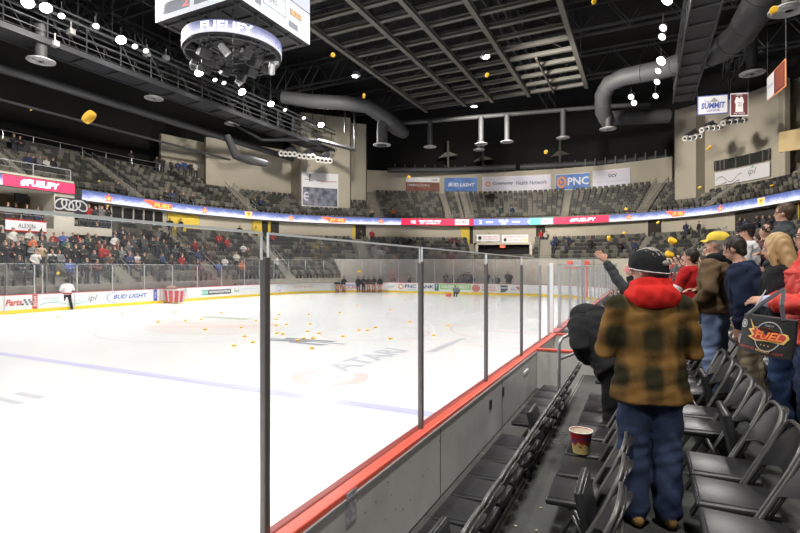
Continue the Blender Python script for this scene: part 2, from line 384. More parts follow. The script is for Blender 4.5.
pb = {'red': paint('red', (.55, .06, .04)), 'teal': paint('teal', (.40, .58, .60)), 'tealp': paint('teal_bright', (.05, .50, .38)), 'grey': paint('grey', (.10, .11, .12)), 'blue': paint('blue', (.04, .10, .42)),
      'lblue': paint('light_blue', (.30, .42, .72)), 'green': paint('green', (.30, .62, .16)), 'dgreen': paint('dark_green', (.04, .22, .18)), 'orange': paint('orange', (.80, .30, .08)), 'pink': paint('brick_pink', (.62, .20, .17)), 'white': paint('white', (.85, .85, .85)), 'navy': paint('navy', (.03, .05, .20)), 'rose': paint('rose', (.72, .30, .28))}
def ad_text(txt, p0, p1, z0, z1, m, shear=0., bold=.0): return put_text('lettering', txt, bf(-.022), bs(p0), bs(p1), z0, z1, pb[m], sb, shear, bold)
def ad_panel(p0, p1, z0, z1, m, name='advert_panel', off=-.012):
    mb = MB(); BOARD.strip(mb, bs(p0), bs(p1), [(off+.006, z0), (off, z0), (off, z1), (off+.006, z1)]); return mb.build(name, pb[m], sb)
def ad_shape(polys, m, name='emblem', off=-.022): return put_poly(name, polys, bf(off), pb[m], sb)
ad_text('Parts', 5, 22, .46, .82, 'red', .3, .03)
q = bs(25); ad_shape([[(q+i*.12-.2+j*.05, .45+j*.12), (q+i*.12-.08+j*.05, .45+j*.12), (q+i*.12-.06+j*.05, .56+j*.12), (q+i*.12-.18+j*.05, .56+j*.12)] for i in range(5) for j in range(3) if (i+j) % 2 == 0], 'grey')
ad_panel(32.2, 37.4, .21, 1.03, 'red')
s0 = bs(33); s1 = bs(36.6); put_text('lettering', 'ECHO', lambda a, b: BOARD.at(s0+(s1-s0)*(1-b), -.022, .36+a), 0, .6, .1, .9, pb['white'], sb, 0, .03)
ad_text('THE CURRENT', 42, 60, .72, .84, 'teal'); ad_text('FUEL', 51, 59, .56, .67, 'teal'); ad_text('INDIANAPOLIS', 69, 85, .52, .62, 'teal')
q0 = bs(40); ad_shape([[(q0+i*.2, .42+.10*math.sin(i*.5)), (q0+i*.2+.2, .42+.10*math.sin(i*.5+.5)), (q0+i*.2+.2, .45+.10*math.sin(i*.5+.5)), (q0+i*.2, .45+.10*math.sin(i*.5))] for i in range(14)], 'tealp')
ad_text('ipl', 88, 97, .36, .88, 'grey', .25); q = bs(91.5); ad_shape([[(q-.1, .90), (q+.15, .98), (q+.05, .88)]], 'green')
ad_text('BUD LIGHT', 113, 147, .50, .80, 'blue', .3, .02)
q = bs(114); ad_shape(ring_poly(q+.2, .62, .75, .38, .10, 16, 1.6, 4.6), 'lblue')
ad_panel(153.4, 157, .21, 1.03, 'blue'); s0b = bs(153.9); s1b = bs(156.5); put_text('lettering', 'FUEL', lambda a, b: BOARD.at(s0b+(s1b-s0b)*(1-b), -.022, .4+a), 0, .5, .15, .85, pb['white'], sb)
ad_panel(202, 231, .40, .80, 'grey'); ad_panel(202, 208, .40, .80, 'tealp', off=-.016); ad_text('enterprise', 209, 230, .46, .76, 'white', 0, .03)
q = bs(205); ad_shape(ring_poly(q, .6, .32, .12, .09, 14, .3, 5.9)+[[(q-.3, .58), (q+.25, .58), (q+.25, .62), (q-.3, .62)]], 'white')
ad_text('INDIANA', 241, 258, .70, .78, 'lblue'); ad_text('les', 234, 239, .48, .8, 'dgreen', .2)
q = bs(279); ad_shape(ring_poly(q, .6, .45, .28, .05, 16, 0, 5.0)+[[(q-.2, .4), (q+.1, .3), (q+.3, .5), (q, .45)]], 'lblue')
ad_text('meijer', 294, 314, .50, .80, 'rose')
ad_text('SHOOT', 340, 358, .66, .9, 'lblue'); ad_text('TEAM', 338, 357, .36, .62, 'rose', 0, .03); ad_text('MAKE', 346, 357, .62, .86, 'blue')
ad_text('OCV', 388, 394, .55, .72, 'navy')
q = bs(401); ad_shape(ring_poly(q, .66, .32, .28, .12, 18), 'orange')
ad_text('PNC BANK', 405, 434, .50, .88, 'navy', 0, .02); ad_text('official bank of the fuel', 407, 425, .32, .40, 'lblue')
ad_panel(434.6, 439, .30, 1.0, 'dgreen'); ad_text('T', 435.6, 437.8, .55, .9, 'white')
ad_panel(440, 471, .45, .98, 'green'); ad_text('GREENCREST', 441.5, 470, .55, .88, 'white', 0, .03)
q = bs(476); ad_shape([disc_poly(q, .62, .42, .36)], 'pink'); ad_shape(ring_poly(q, .62, .3, .24, .06, 16), 'rose', off=-.026)
ad_text('SERVICE', 482, 496, .64, .84, 'rose', 0, .02); ad_text('BROTHERS', 482, 497, .36, .56, 'rose', 0, .02)
q = bs(504); ad_shape([[(q-.35, .95), (q+.35, .95), (q+.35, .5), (q+.1, .3), (q-.35, .25), (q-.3, .5)]], 'grey'); ad_shape([[(q-.3, .66), (q+.3, .66), (q+.3, .74), (q-.3, .74)]], 'white', off=-.027)
q = bs(517); ad_shape([[(q-.2, .8), (q+.25, .85), (q+.25, .45)]], 'pink'); ad_text('fcc', 511, 516, .5, .66, 'grey')
# scuffs and gates in the boards
for px in (160, 186.5, 4, 74.5):
    mb = MB(); q = bs(px); BOARD.strip(mb, q-.03, q+.03, [(0, .1), (-.02, .1), (-.02, 1.04), (0, 1.04)], step=.03); mb.build('gate_seam', POSTL, sb)
# ---- glass standing on the boards
def far_pane(q0, q1, h, label):
    t = empty('plexiglass', BOARD.at((q0+q1)/2, .07, 1.09), label, 'glass panel', 'tall glass panes along the far boards')
    t.location = (0, 0, 0)
    mb = MB(); BOARD.strip(mb, q0+.03, q1-.03, [(.064, 1.09), (.064, 1.09+h), (.076, 1.09+h), (.076, 1.09), (.064, 1.09)], step=1.); mb.build('pane', GLASSF, t)
    mb = MB(); BOARD.strip(mb, q0+.03, q1-.03, [(.06, 1.09+h), (.06, 1.105+h), (.08, 1.105+h), (.08, 1.09+h), (.06, 1.09+h)], step=1.); mb.build('top_edge', EDGE, t)
def far_post(q, h, mt, w=.05):
    a = BOARD.ang(q); mb = MB(); p = BOARD.at(q, .07, 0); R = Matrix.Rotation(a, 3, 'Z')
    mb.box((p.x, p.y, 1.09+h/2), (w, .07, h), R); mb.box((p.x, p.y, 1.13), (w+.04, .12, .06), R)
    return mb.build('glass_stanchion', mt)
posts_px = [(7, 'd'), (35, 's'), (43, 's'), (47, 'd'), (77.5, 's'), (113, 's'), (145, 's'), (173, 's'), (198, 's'), (222, 's'), (245, 's')]
qs = [(bs(p, 2), k) for p, k in posts_px]
q = qs[-1][0]+1.9
while q < BOARD.L-.2:
    qs.append((q, 's')); q += 2.05
qs = [(qs[0][0]-2.4, 's')]+qs
for i, (q, k) in enumerate(qs):
    endz = q > 37
    h = 2.35 if 37 < q < BOARD.L-30 else (1.75 if q <= 37 else 1.6)
    n_from = ('%d' % i)
    if 37 < q < BOARD.L-30: where = 'on the end boards'
    elif q <= 37: where = 'on the far side boards'
    else: where = 'on the near boards past the bench'
    o = far_post(q, h-.05, POST if k == 'd' else POSTL, .09 if k == 'd' else .055)
    px = px_of(BOARD.at(q, .07, 2))[0]
    tag(o, ('dark padded' if k == 'd' else 'slim silver')+' glass post '+where+', %s along the boards' % ORD[i], 'post', 'posts between the far glass panes')
    if i+1 < len(qs) and qs[i+1][0]-q > .5:
        far_pane(q, qs[i+1][0], h, 'clear glass pane '+where+', after the %s post' % ORD[i])
# goal-judge box at the end glass: red lamps on top
t = empty('goal_light', (0, 0, 0), 'grey box with red lamps on top of the glass right of centre', 'goal light')
p = at(577, 263, 30); mb = MB(); mb.rbox(p, (.55, .3, .34), .03); mb.build('housing', POSTL, t)
for px in (570, 587):
    q = at(px, 263, 30); mb = MB(); mb.rbox(q, (.3, .25, .26), .04); mb.build('red_lamp', RED, t)
mb = MB(); mb.box(at(577, 268, 30), (1.3, .06, .1)); mb.tube([at(587, 266, 30), at(587, 297, 30)-Vector((0, 0, 0))], .06, 6, 0); mb.build('bracket', RED, t)
# ================================================================ NEAR BOARDS
nb = empty('near_boards', (0, 0, 0), 'near rink boards with red cap rail and grey panel wall beside the chairs', 'rink boards')
XO, XI = -1.812, -1.976
mb = MB(); mb.box((-1.885, 3.8, .66), (.15, 11.6, .74)); mb.box((-1.885, 3.8, .16), (.15, 11.6, .33)); mb.build('wall_panel', WALLG, nb)
mb = MB(); mb.box((XI+.008, 5.0, .52), (.012, 14, 1.04)); mb.build('ice_side_face', WHITE, nb)
mb = MB(); mb.rbox((-1.862, 3.8, 1.05), (.10, 11.6, .045), .008); mb.rbox((-1.862, 10.8, 1.05), (.10, 2.4, .045), .008); mb.build('cap_rail', RED, nb)
mb = MB(); mb.rbox((-1.944, 5.0, 1.052), (.064, 14, .05), .01); mb.build('cap_rail_inner', REDD, nb)
mb = MB(); mb.box((-1.806, 3.8, 1.018), (.012, 11.6, .02)); mb.build('cap_trim', POSTL, nb)
mb = MB(); mb.box((-1.90, 10.8, .52), (.06, 2.3, 1.04)); mb.build('gate_panel', WHITE, nb)
for u in (2.2, 4.6, 7.0):
    mb = MB(); mb.box((-1.808, u, .65), (.006, .008, .70)); mb.build('panel_seam', mat('seam_dark', (.12, .12, .12), .6), nb)
for u, z in ((6.4, .80), (7.05, .82)):
    mb = MB(); mb.rbox((-1.807, u, z), (.012, .10, .13), .004); mb.build('socket', BLK, nb)
mb = MB(); mb.rbox((-1.807, 8.6, .82), (.02, .34, .05), .006); mb.build('latch', WHITE, nb)
mb = MB(); rr = random.Random(3)
for k in range(26):
    u = 1.6+rr.random()*3.2; z = .5+rr.random()*.45; mb.lathe((-1.8095, u, z), [(0, 0), (.006+.004*rr.random(), 0), (0, .002)], 6, rot=(0, PI/2, 0))
mb.build('scuff_mark', mat('scuff', (.09, .09, .09), .7), nb)
o = MB().rbox((-1.806, 2.92, .955), (.006, .13, .22), .002).build('taped_sheet', mat('sheet_pattern', (.20, .20, .24), .6, col2=(.42, .42, .46), vscale=26)); tag(o, 'mottled grey sheet taped to the near grey board wall', 'sheet')
# near glass: panes 2 m wide
posts = [-.02, 2.153, 4.32, 6.5, 8.67, 10.4]
GY = [(-2.0, -.02)]+list(zip(posts[:-1], posts[1:]))
names = ['behind the thick post at the left', 'nearest pane, left of the thick dark post', 'second pane, right of the thick dark post', 'third pane from the viewer', 'fourth pane from the viewer', 'last short pane before the gate']
for k, (a, b) in enumerate(GY[1:]):
    t = empty('plexiglass', (0, 0, 0), 'clear glass pane on the near red rail, '+names[k+1], 'glass panel', None)
    mb = MB(); mb.box((-1.90, (a+b)/2, (1.075+2.79)/2), (.012, b-a-.05, 2.79-1.075)); mb.build('pane', GLASS, t)
    mb = MB(); mb.box((-1.90, (a+b)/2, 2.795), (.016, b-a-.05, .012)); mb.build('top_edge', EDGE, t)
    for y in (a+.027, b-.027): mb = MB(); mb.box((-1.90, y, 2.72), (.014, .006, .15)); mb.build('side_edge', EDGE, t)
for k, u in enumerate(posts+[11.4]):
    w = .052; mb = MB(); h = 2.66
    mb.rbox((-1.888, u, (1.07+h)/2), (.022, w*.82, h-1.07), .004); mb.rbox((-1.91, u, (1.07+h)/2), (.03, w*.5, h-1.07), .004)
    o = mb.build('glass_stanchion', POST if k < 5 else POSTL)
    tag(o, 'dark metal glass post on the near red rail, '+['out at the left behind the viewer', 'nearest and thickest in the picture', 'second from the viewer', 'third from the viewer', 'fourth from the viewer', 'fifth, by the gate', 'sixth, pale one past the gate'][k], 'post')
# cross walls with red caps
for k, (u, v0, v1) in enumerate(((9.6, 1.80, .35), (12.0, 1.97, .1))):
    t = empty('cross_wall', (0, 0, 0), ('near white cross wall with red cap at the end of the chair rows', 'white cross wall with red cap behind the gate, by the bench')[k], 'wall panel')
    mb = MB(); mb.box((-(v0+v1)/2, u, .54), (v0-v1, .08, 1.0)); mb.build('panel', mat('white_panel', (.62, .61, .58), .5, var=.06, vscale=2), t)
    mb = MB(); mb.rbox((-(v0+v1)/2, u, 1.06), (v0-v1, .12, .04), .008); mb.build('cap_rail', RED, t)
t = empty('bench_glass', (0, 0, 0), 'glass screen with silver posts across the bench behind the gate', 'glass panel')
for v0, v1 in ((1.93, 1.25), (1.25, .55)):
    mb = MB(); mb.box((-(v0+v1)/2, 12.0, 1.9), (v0-v1-.04, .012, 1.6)); mb.build('pane', GLASS, t)
for v, w in ((1.93, .10), (1.25, .05), (.55, .05)):
    mb = MB(); mb.rbox((-v, 12.0, 1.9), (w, .05, 1.64), .01); mb.build('post', mat('post_white', (.75, .76, .77), .4) if w > .08 else POSTL, t)
# bench area beyond the gate
mb = MB(); mb.box((-1.05, 22.4, .12), (1.7, 20.6, .24)); struct(mb.build('bench_floor', CONC))
t = empty('team_bench', (0, 0, 0), 'long dark team bench behind the near boards past the gate', 'bench')
mb = MB(); mb.rbox((-.75, 19.4, .66), (.4, 14, .06), .02); mb.build('seat', BLK, t)
for y in (12.5, 16, 20, 25):
    mb = MB(); mb.box((-.75, y, .43), (.3, .06, .4)); mb.build('leg', STEEL, t)
bagm = mat('bag_cloth', (.30, .30, .31), .8, var=.3, vscale=6); 
for k, (u, v, s_, m_, d) in enumerate(((13.2, 1.45, .34, bagm, 'pale grey gear bag on the ledge just past the gate'), (13.9, 1.0, .30, mat('bag_white', (.6, .6, .6), .7, var=.2, vscale=9), 'white crumpled gear bag behind the pale grey bag'), (14.6, 1.35, .32, BLK, 'black gear bag furthest along the bench ledge'))):
    mb = MB(); mb.loft([(-v-.25, u, 1.0), (-v-.1, u, 1.06), (-v+.1, u+.05, 1.05), (-v+.28, u, .99)], [(s_*.5, .10), (s_*.9, .16), (s_*.95, .15), (s_*.5, .1)], side=Vector((0, 1, 0)), n=16)
    mb.rbox((-v, u, .585), (.6, .6, .69), .03)
    tag(mb.build('gear_bag', m_, smooth=True), d, 'bag')
# ================================================================ RISERS NEAR THE VIEWER
mb = MB(); mb.box((-1.39, 3.78, .162), (.82, 11.56, .324)); struct(mb.build('row_riser', CONC))
FL = [None, .324, .66, .91, 1.20, 1.55, 1.84, 2.13, 2.42, 2.7]
EDGE_V = [None, None, .981, .15, -.68, -1.51, -2.34, -3.17, -4.0, -4.83]
for r in range(2, 9):
    v0, v1 = EDGE_V[r], EDGE_V[r+1]; y1 = 9.55 if r == 2 else (30 if r > 3 else 26)
    mb = MB(); mb.box((-(v0+v1)/2, (y1-2)/2, FL[r]/2), (v0-v1, y1+2, FL[r])); struct(mb.build('row_riser', CONC))
    if r < 4:
        mb = MB(); mb.box((-v0-.006, 3.8, FL[r]-.012), (.014, 11.4, .03)); mb.box((-v0+.03, 3.8, FL[r]+.003), (.012, 11.4, .008)); struct(mb.build('riser_nosing', mat('nosing', (.30, .30, .29), .4, .6)))
mb = MB()
for u in (.9, 3.3, 5.7, 8.0):
    mb.box((-.58, u, .662), (.78, .008, .006)); mb.box((-1.39, u+.2, .326), (.82, .008, .006))
struct(mb.build('riser_joint', mat('joint_light', (.28, .28, .27), .5)))
# ================================================================ CHAIRS
def seat_mesh():
    mb = MB()
    mb.rbox((0, .20, .425), (.40, .40, .045), .018, 3); mb.rbox((0, .205, .44), (.355, .36, .03), .012, 2)
    bm = bmesh.new(); me = mb.mesh('seat', VINYL); bm.from_mesh(me)
    for v in bm.verts:
        if v.co.y < .1: v.co.x *= .90
        if v.co.y > .36 and abs(v.co.x) > .15: v.co.y -= .02
    bm.to_mesh(me); bm.free(); me.polygons.foreach_set('use_smooth', [True]*len(me.polygons)); me.set_sharp_from_angle(angle=math.radians(40)); return me
def tip_mesh():
    me = seat_mesh().copy(); me.transform(Matrix.Translation((0, .06, .39)) @ Matrix.Rotation(math.radians(78), 4, 'X') @ Matrix.Translation((0, -.05, -.43)))
    return me
def back_mesh():
    mb = MB(); vs = []; fs = []; nx = 12; nz = 8
    for side in (0, 1):
        for j in range(nz+1):
            for i in range(nx+1):
                a = -1+2*i/nx; b = j/nz
                hw = .182; z0 = .565+.055*(1-a*a)**1.0; z1 = .60+.25*math.sqrt(max(0, 1-abs(a)**3.2))
                z = z0+(z1-z0)*b; y = .085-(z-.44)*.43-.045*(1-a*a)+(.012 if side else -.012)
                vs.append((a*hw, y, z))
    m = (nx+1)*(nz+1)
    for j in range(nz):
        for i in range(nx):
            q = j*(nx+1)+i; fs.append((q, q+1, q+nx+2, q+nx+1)); fs.append((m+q, m+q+nx+1, m+q+nx+2, m+q+1))
    bd = [i for i in range(nx+1)]+[(j+1)*(nx+1)-1 for j in range(1, nz+1)]+[nz*(nx+1)+i for i in range(nx-1, -1, -1)]+[j*(nx+1) for j in range(nz-1, 0, -1)]
    for k in range(len(bd)): fs.append((bd[k], bd[(k+1) % len(bd)], m+bd[(k+1) % len(bd)], m+bd[k]))
    mb.add(vs, fs); me = mb.mesh('backrest', VINYL, True); bm = bmesh.new(); bm.from_mesh(me); bmesh.ops.recalc_face_normals(bm, faces=bm.faces); bm.to_mesh(me); bm.free(); me.set_sharp_from_angle(angle=math.radians(50)); return me
def frame_pts(r=.196):
    L = [(-r, .34, .012), (-r, .085+.02, .44)]
    zt = .86
    for k in range(0, 13):
        a = PI-PI*k/12; x = r*math.copysign(abs(math.cos(a))**.5, math.cos(a)); z = .68+(zt-.68)*abs(math.sin(a))**.7
        L.append((x, .085-(z-.44)*.43, z))
    return L+[(r, .105, .44), (r, .34, .012)]
ME = {'seat': seat_mesh(), 'tip': tip_mesh(), 'back': back_mesh()}
mb = MB(); mb.tube(frame_pts(), .0125, 8); ME['frame'] = mb.mesh('back_frame', TUBE, True)
mb = MB(); mb.tube([(x*.97, y-.022, z-.012) for x, y, z in frame_pts()[1:-1]], .008, 6); ME['inner'] = mb.mesh('inner_frame', TUBED, True)
for k, s_ in enumerate((-1, 1)):
    mb = MB(); mb.tube([(s_*.178, .0, .012), (s_*.178, .20, .40)], .011, 7); mb.lathe((s_*.178, .0, .0), [(.016, 0), (.016, .025), (0, .03)], 8); ME['leg%d' % k] = mb.mesh('leg', TUBED, True)
mb = MB(); mb.tube([(-.178, .045, .09), (.178, .045, .09)], .008, 6); ME['stretcher'] = mb.mesh('stretcher', TUBED, True)
def chair(x, y, z, tip, label, group):
    t = empty('folding_chair', (x, y, z), label, 'chair', group, PI/2)
    put('seat', ME['tip' if tip else 'seat'], t); put('backrest', ME['back'], t); put('back_frame', ME['frame'], t); put('inner_frame', ME['inner'], t)
    put('leg', ME['leg0'], t); put('leg', ME['leg1'], t); put('stretcher', ME['stretcher'], t)
    return t
def row(name, xb, fz, y0, dy, n, tips, grp, skip=(), deep=1.):
    for k in range(n):
        if k in skip: continue
        c_ = chair(xb, y0+dy*(k+.5), fz, k in tips, ('black folding chair, seat tipped up, ' if k in tips else 'black folding chair, seat down, ')+ORD[k]+' in the '+name, grp); c_.scale.y = deep
row('front row by the boards', -.975, FL[1], 3.36-2*.415, .415, 9, (0, 7), 'folding chairs in the front row', (), 1.14)
row('far end of the front row', -.975, FL[1], 6.30, .415, 4, (), 'folding chairs in the front row', (), 1.14)
row('second row with the bucket', -.193, FL[2], 3.28-2*.443, .443, 10, (1,), 'folding chairs in the second row', (9,))
row('short pair past the second row gap', -.193, FL[2], 7.0, .443, 3, (2,), 'folding chairs in the second row')
row('third row beside the plaid jacket', .635, FL[3], 3.035-2*.44, .44, 18, (4, 7), 'folding chairs in the third row')
row('fourth row behind the bag', 1.465, FL[4], 3.4, .46, 12, (), 'folding chairs in the fourth row')
# handrail at the end of the front rows
t = empty('handrail', (0, 0, 0), 'bent grey tube handrail between front and second rows', 'handrail')
a = at(559, 378, 6.6); b = at(559, 344, 6.6); c = at(562, 338, 6.6); d = at(570, 334, 6.7); e = at(592, 331, 6.9)
mb = MB(); mb.tube([a-Vector((0, 0, .45)), a, b, c, d, e], .022, 10); mb.build('top_rail', RAILM, t, smooth=True)
mb = MB(); mb.tube([at(560, 359, 6.6), at(578, 352, 6.75)], .02, 10); mb.build('lower_rail', RAILM, t, smooth=True)
# ================================================================ THE BOWL
PXC = {}
def rs(px, o=0., z=8.3):
    k = (px, o, z)
    if k not in PXC: PXC[k] = RING.find(px, o, z)
    return PXC[k]
S21 = rs(74, -3.3, 8.3)                       # where the suite block ends
S_LOW = rs(324, 0, 6)                          # left of this the lower stand comes down to the glass
LOWR, LOWD, LOWH = 10, .72, .45
def lz(i): return 5.6-LOWH*i
def lo(i): return -LOWD*(i+1)
SL = RING.L
def low_rows(s):                               # rows present at arc s, from the top
    if s < S21: return range(5, 10)
    if s < S_LOW: return range(0, 10)
    return range(0, 6)
mb = MB()
for s0, s1, r0, r1 in ((0, S21, 5, 10), (S21, S_LOW, 0, 10), (S_LOW, SL, 0, 6)):
    prof = []
    for i in range(r0, r1): prof += [(lo(i)+LOWD, lz(i)), (lo(i), lz(i)), (lo(i), lz(i)-LOWH)]
    RING.strip(mb, s0, s1, prof, step=1.)
struct(mb.build('lower_stand_terrace', TERR, fix=False))
mb = MB(); RING.strip(mb, S_LOW, SL, [(lo(5), lz(5)+.25), (lo(5)-.12, lz(5)+.25), (lo(5)-.12, .1)], step=1.); struct(mb.build('wall_lower', CREAM2))
mb = MB(); mb.box((-12, 28, -.17), (90, 100, .3)); struct(mb.build('floor_arena', CONC))
mb = MB(); RING.strip(mb, S_LOW, SL, [(lo(5), -.012), (-9, -.012)], step=1.); struct(mb.build('walkway', CONC))
# wall under the ribbon and the rooms in it
mb = MB(); RING.strip(mb, S21, SL, [(.5, 5.0), (.5, 7.85), (-.1, 7.85), (-.1, 8.75), (.6, 8.75)], step=1.); struct(mb.build('wall_concourse', CREAM))
# upper stand
UPR, UPD, UPH = 9, .80, .47
def uz(i): return 8.75+UPH*i
def uo(i): return .3+UPD*i
mb = MB()
prof = []
for i in range(UPR): prof += [(uo(i), uz(i)), (uo(i)+UPD, uz(i)), (uo(i)+UPD, uz(i)+UPH)]
RING.strip(mb, 0, SL, prof, step=1.); struct(mb.build('upper_stand_terrace', TERR, fix=False))
# banner wall and black concourse wall behind
OB = uo(UPR)+.1
SA, SB = rs(160, OB, 13), rs(672, OB, 13)
mb = MB(); RING.strip(mb, rs(362, OB, 15), SB, [(OB, 12.9), (OB, 16.1), (OB+.4, 16.1), (OB+.4, 12.9)], step=1.); struct(mb.build('wall_banner', CREAM))
mb = MB(); RING.strip(mb, 0, SL, [(OB+3.5, 8), (OB+3.5, 26)], step=1.); struct(mb.build('wall_back', mat('back_wall', (.0035, .0035, .004), .9)))
mb = MB(); RING.strip(mb, 0, SL, [(OB-.2, uz(UPR)), (OB+3.5, uz(UPR))], step=1.); struct(mb.build('upper_concourse', TERR))
# towers of cream wall; polygons follow the ring, each point (pixel column, offset)
def tower(name, cols, z0, z1, m=CREAM):
    mb = MB(); P = [RING.at(rs(px, o, 14), o, 0) for px, o in cols]
    for a, b in zip(P, P[1:]):
        L = (b-a).length; d = (b-a)/L; nn = Vector((-d.y, d.x, 0))
        mb.add([(a.x, a.y, z0), (b.x, b.y, z0), (b.x, b.y, z1), (a.x, a.y, z1), (a.x+nn.x*.5, a.y+nn.y*.5, z0), (b.x+nn.x*.5, b.y+nn.y*.5, z0), (b.x+nn.x*.5, b.y+nn.y*.5, z1), (a.x+nn.x*.5, a.y+nn.y*.5, z1)],
               [(0, 1, 2, 3), (4, 7, 6, 5), (3, 2, 6, 7), (0, 4, 5, 1), (1, 5, 6, 2), (0, 3, 7, 4)])
    return struct(mb.build(name, m))
tower('wall_left', [(161, OB+.95), (204, OB+.95), (206, OB-1.6), (291, OB-1.6)], 10.5, 17.5)
tower('wall_left_tower', [(291, OB-1.6), (301, 2.3), (314, 2.3), (326, 2.3), (338, 2.3), (350, 2.3), (351, 4.5), (366, 4.6), (367, OB+.4)], 8.8, 21.5)
tower('wall_right_tower', [(674, OB+.2), (675, 2.8), (696, 2.7), (705, 4.2), (708, 4.2)]+[(708+7*k, 4.2) for k in range(1, 12)], 8.8, 20.2)
tower('wall_right', [(785.2, 4.3), (786, 6.2), (850, 6.2)], 8.8, 20.5)
# lit room in the right wall, its warm light put into the box colour
mb = MB(); P0 = at(783, 140, 44); 
o = MB().box(at(800, 139, 43.0), (3.0, .2, 1.8), (0, 0, -.5)).build('window_1', mat('warm_room', (.55, .42, .22), .8)); struct(o)
# doors and entrances under the ribbon; plain yellow paints in their warm light
YROOM = mat('warm_lit_wall', (.62, .46, .06), .8); DARKR = mat('dark_room', (.03, .027, .022), .9)
def ring_box(name, p0, p1, o0, z0, z1, m, dep=.06, so=None):
    mb = MB(); a, b = rs(p0, o0, (z0+z1)/2), rs(p1, o0, (z0+z1)/2)
    RING.strip(mb, a, b, [(o0+dep, z0), (o0, z0), (o0, z1), (o0+dep, z1), (o0+dep, z0)], step=.6); 
    n0 = len(mb.v)
    mb.add([RING.at(a, o0, z0), RING.at(a, o0, z1), RING.at(a, o0+dep, z1), RING.at(a, o0+dep, z0)], [(0, 1, 2, 3)])
    mb.add([RING.at(b, o0, z0), RING.at(b, o0, z1), RING.at(b, o0+dep, z1), RING.at(b, o0+dep, z0)], [(0, 1, 2, 3)])
    return mb.build(name, m, so)
dn = 0
for p0, p1, m in ((168, 199, YROOM), (252.5, 262, YROOM), (262, 268, DARKR), (268, 270.5, YROOM), (270.5, 279, DARKR), (352.5, 355.5, YROOM), (355.5, 366, DARKR), (461, 469.5, YROOM), (469.5, 473, DARKR), (536, 545, DARKR), (648, 661, DARKR), (735, 800, DARKR), (798, 830, YROOM)):
    dn += 1; z0 = 5.6; o = ring_box('door_%d' % dn, p0, p1, .40, z0, 7.8, m, .08); struct(o)
# suite block at the far left
mb = MB(); RING.strip(mb, 0, S21, [(-3.3, 2.9), (-3.3, 5.3), (-3.1, 5.3), (-3.1, 5.15), (2.2, 5.15)], step=1.)
RING.strip(mb, 0, S21, [(-3.1, 7.75), (-3.3, 7.75), (-3.3, 8.75), (.3, 8.75), (.3, 7.75), (-3.1, 7.75)], step=1.); struct(mb.build('suite_block', CREAM2))
mb = MB(); RING.strip(mb, 0, S21, [(1.6, 5.15), (1.6, 7.9)], step=1.); struct(mb.build('suite_back_wall', mat('suite_wall', (.23, .19, .12), .8)))
tower_px = [(50.5, -3.25), (53.5, -3.25), (74, -3.25)]
P = [RING.at(rs(a, o, 6.5), o, 0) for a, o in tower_px]; mb = MB()
for a, b in zip(P[1:], P[2:]): mb.box(((a.x+b.x)/2+1.4*-1, (a.y+b.y)/2, 6.4), (2.9, (b-a).length, 2.8))
struct(mb.build('suite_pier', CREAM2))
o = MB(); P0 = RING.at(rs(21, -1, 7.2), -1, 7.45); o.rbox(P0, (.25, .75, .6), .03); tag(o.build('television', BLK), 'black television hanging in the suite under the red screen', 'television')
# suite windows between the block and the first entrance
SW0, SW1 = rs(76, 0, 7), rs(166, 0, 7)
mb = MB(); RING.strip(mb, SW0, SW1, [(.42, 6.35), (.42, 7.8)], step=1.); struct(mb.build('window_2', mat('window_dark', (.02, .022, .025), .15)))
mb = MB(); RING.strip(mb, S21, SW1, [(-.05, 5.0), (-.05, 5.75), (.5, 5.75)], step=1.); struct(mb.build('balcony_wall', CREAM2))
mb = MB(); RING.strip(mb, S21, rs(112, -3.2, 6), [(-3.2, 5.0), (-3.2, 5.6), (0, 5.6)], step=1.); struct(mb.build('balcony_floor', CREAM2))
for k in range(9):
    q = SW0+(SW1-SW0)*k/8; p = RING.at(q, .38, 7.05); mb = MB(); mb.box(p, (.1, .12, 1.5), (0, 0, RING.ang(q))); struct(mb.build('trim_%d' % (k+1), CREAM2))
# four silver loops on a dark panel
t = empty('loop_panel', (0, 0, 0), 'dark wall panel with four silver loops beside the suites', 'wall panel')
o = ring_box('panel', 55.5, 86, -3.36, 6.55, 7.55, mat('loop_back', (.02, .02, .025), .4), .05, t)
mb = MB(); LP = []
for k in range(4):
    q = rs(60.5+7*k, -3.44, 7.0); pts = []
    for j in range(20):
        w = 2*PI*j/20; a = .42*math.cos(w); b = .36*math.sin(w)+.12*math.cos(w)*(1 if k % 2 == 0 else -1)
        pts.append(RING.at(q+a*.95, -3.44, 7.05+b*.95))
    mbl = MB(); mbl.tube(pts, .06, 6, closed=True); mbl.build('silver_loop', POSTL, t)
# ---- ribbon screens
NAVY = screen_mat('led_cloud', (.10, .15, .42), (.30, .36, .72), (.92, .93, 1.0), .9, 1.15)
LREDM = mat('led_red', (.74, .02, .075), emit=.95); LNAVY = mat('led_navy', (.10, .10, .32), emit=.9); LTEAL = mat('led_teal', (.12, .55, .50), emit=.9); LPINK = mat('led_pale', (.85, .62, .70), emit=.9)
LWH = mat('led_white', (.95, .95, 1), emit=1.2); LFIRE = mat('led_fire', (.90, .12, .05), emit=1.1); LORG = mat('led_orange', (1, .45, .12), emit=1.2); LBLU = mat('led_blue', (.16, .20, .55), emit=.9)
rib = empty('ribbon_screen', (0, 0, 0), 'long lit ribbon screen curving round the front of the upper stand', 'led screen')
ZR0, ZR1 = 7.92, 8.72
mb = MB(); RING.strip(mb, S21+.3, SL, [(-.05, ZR0-.06), (-.28, ZR0-.06), (-.28, ZR1+.06), (-.05, ZR1+.06), (-.05, ZR0-.06)], step=.8); mb.build('housing', STEEL, rib)
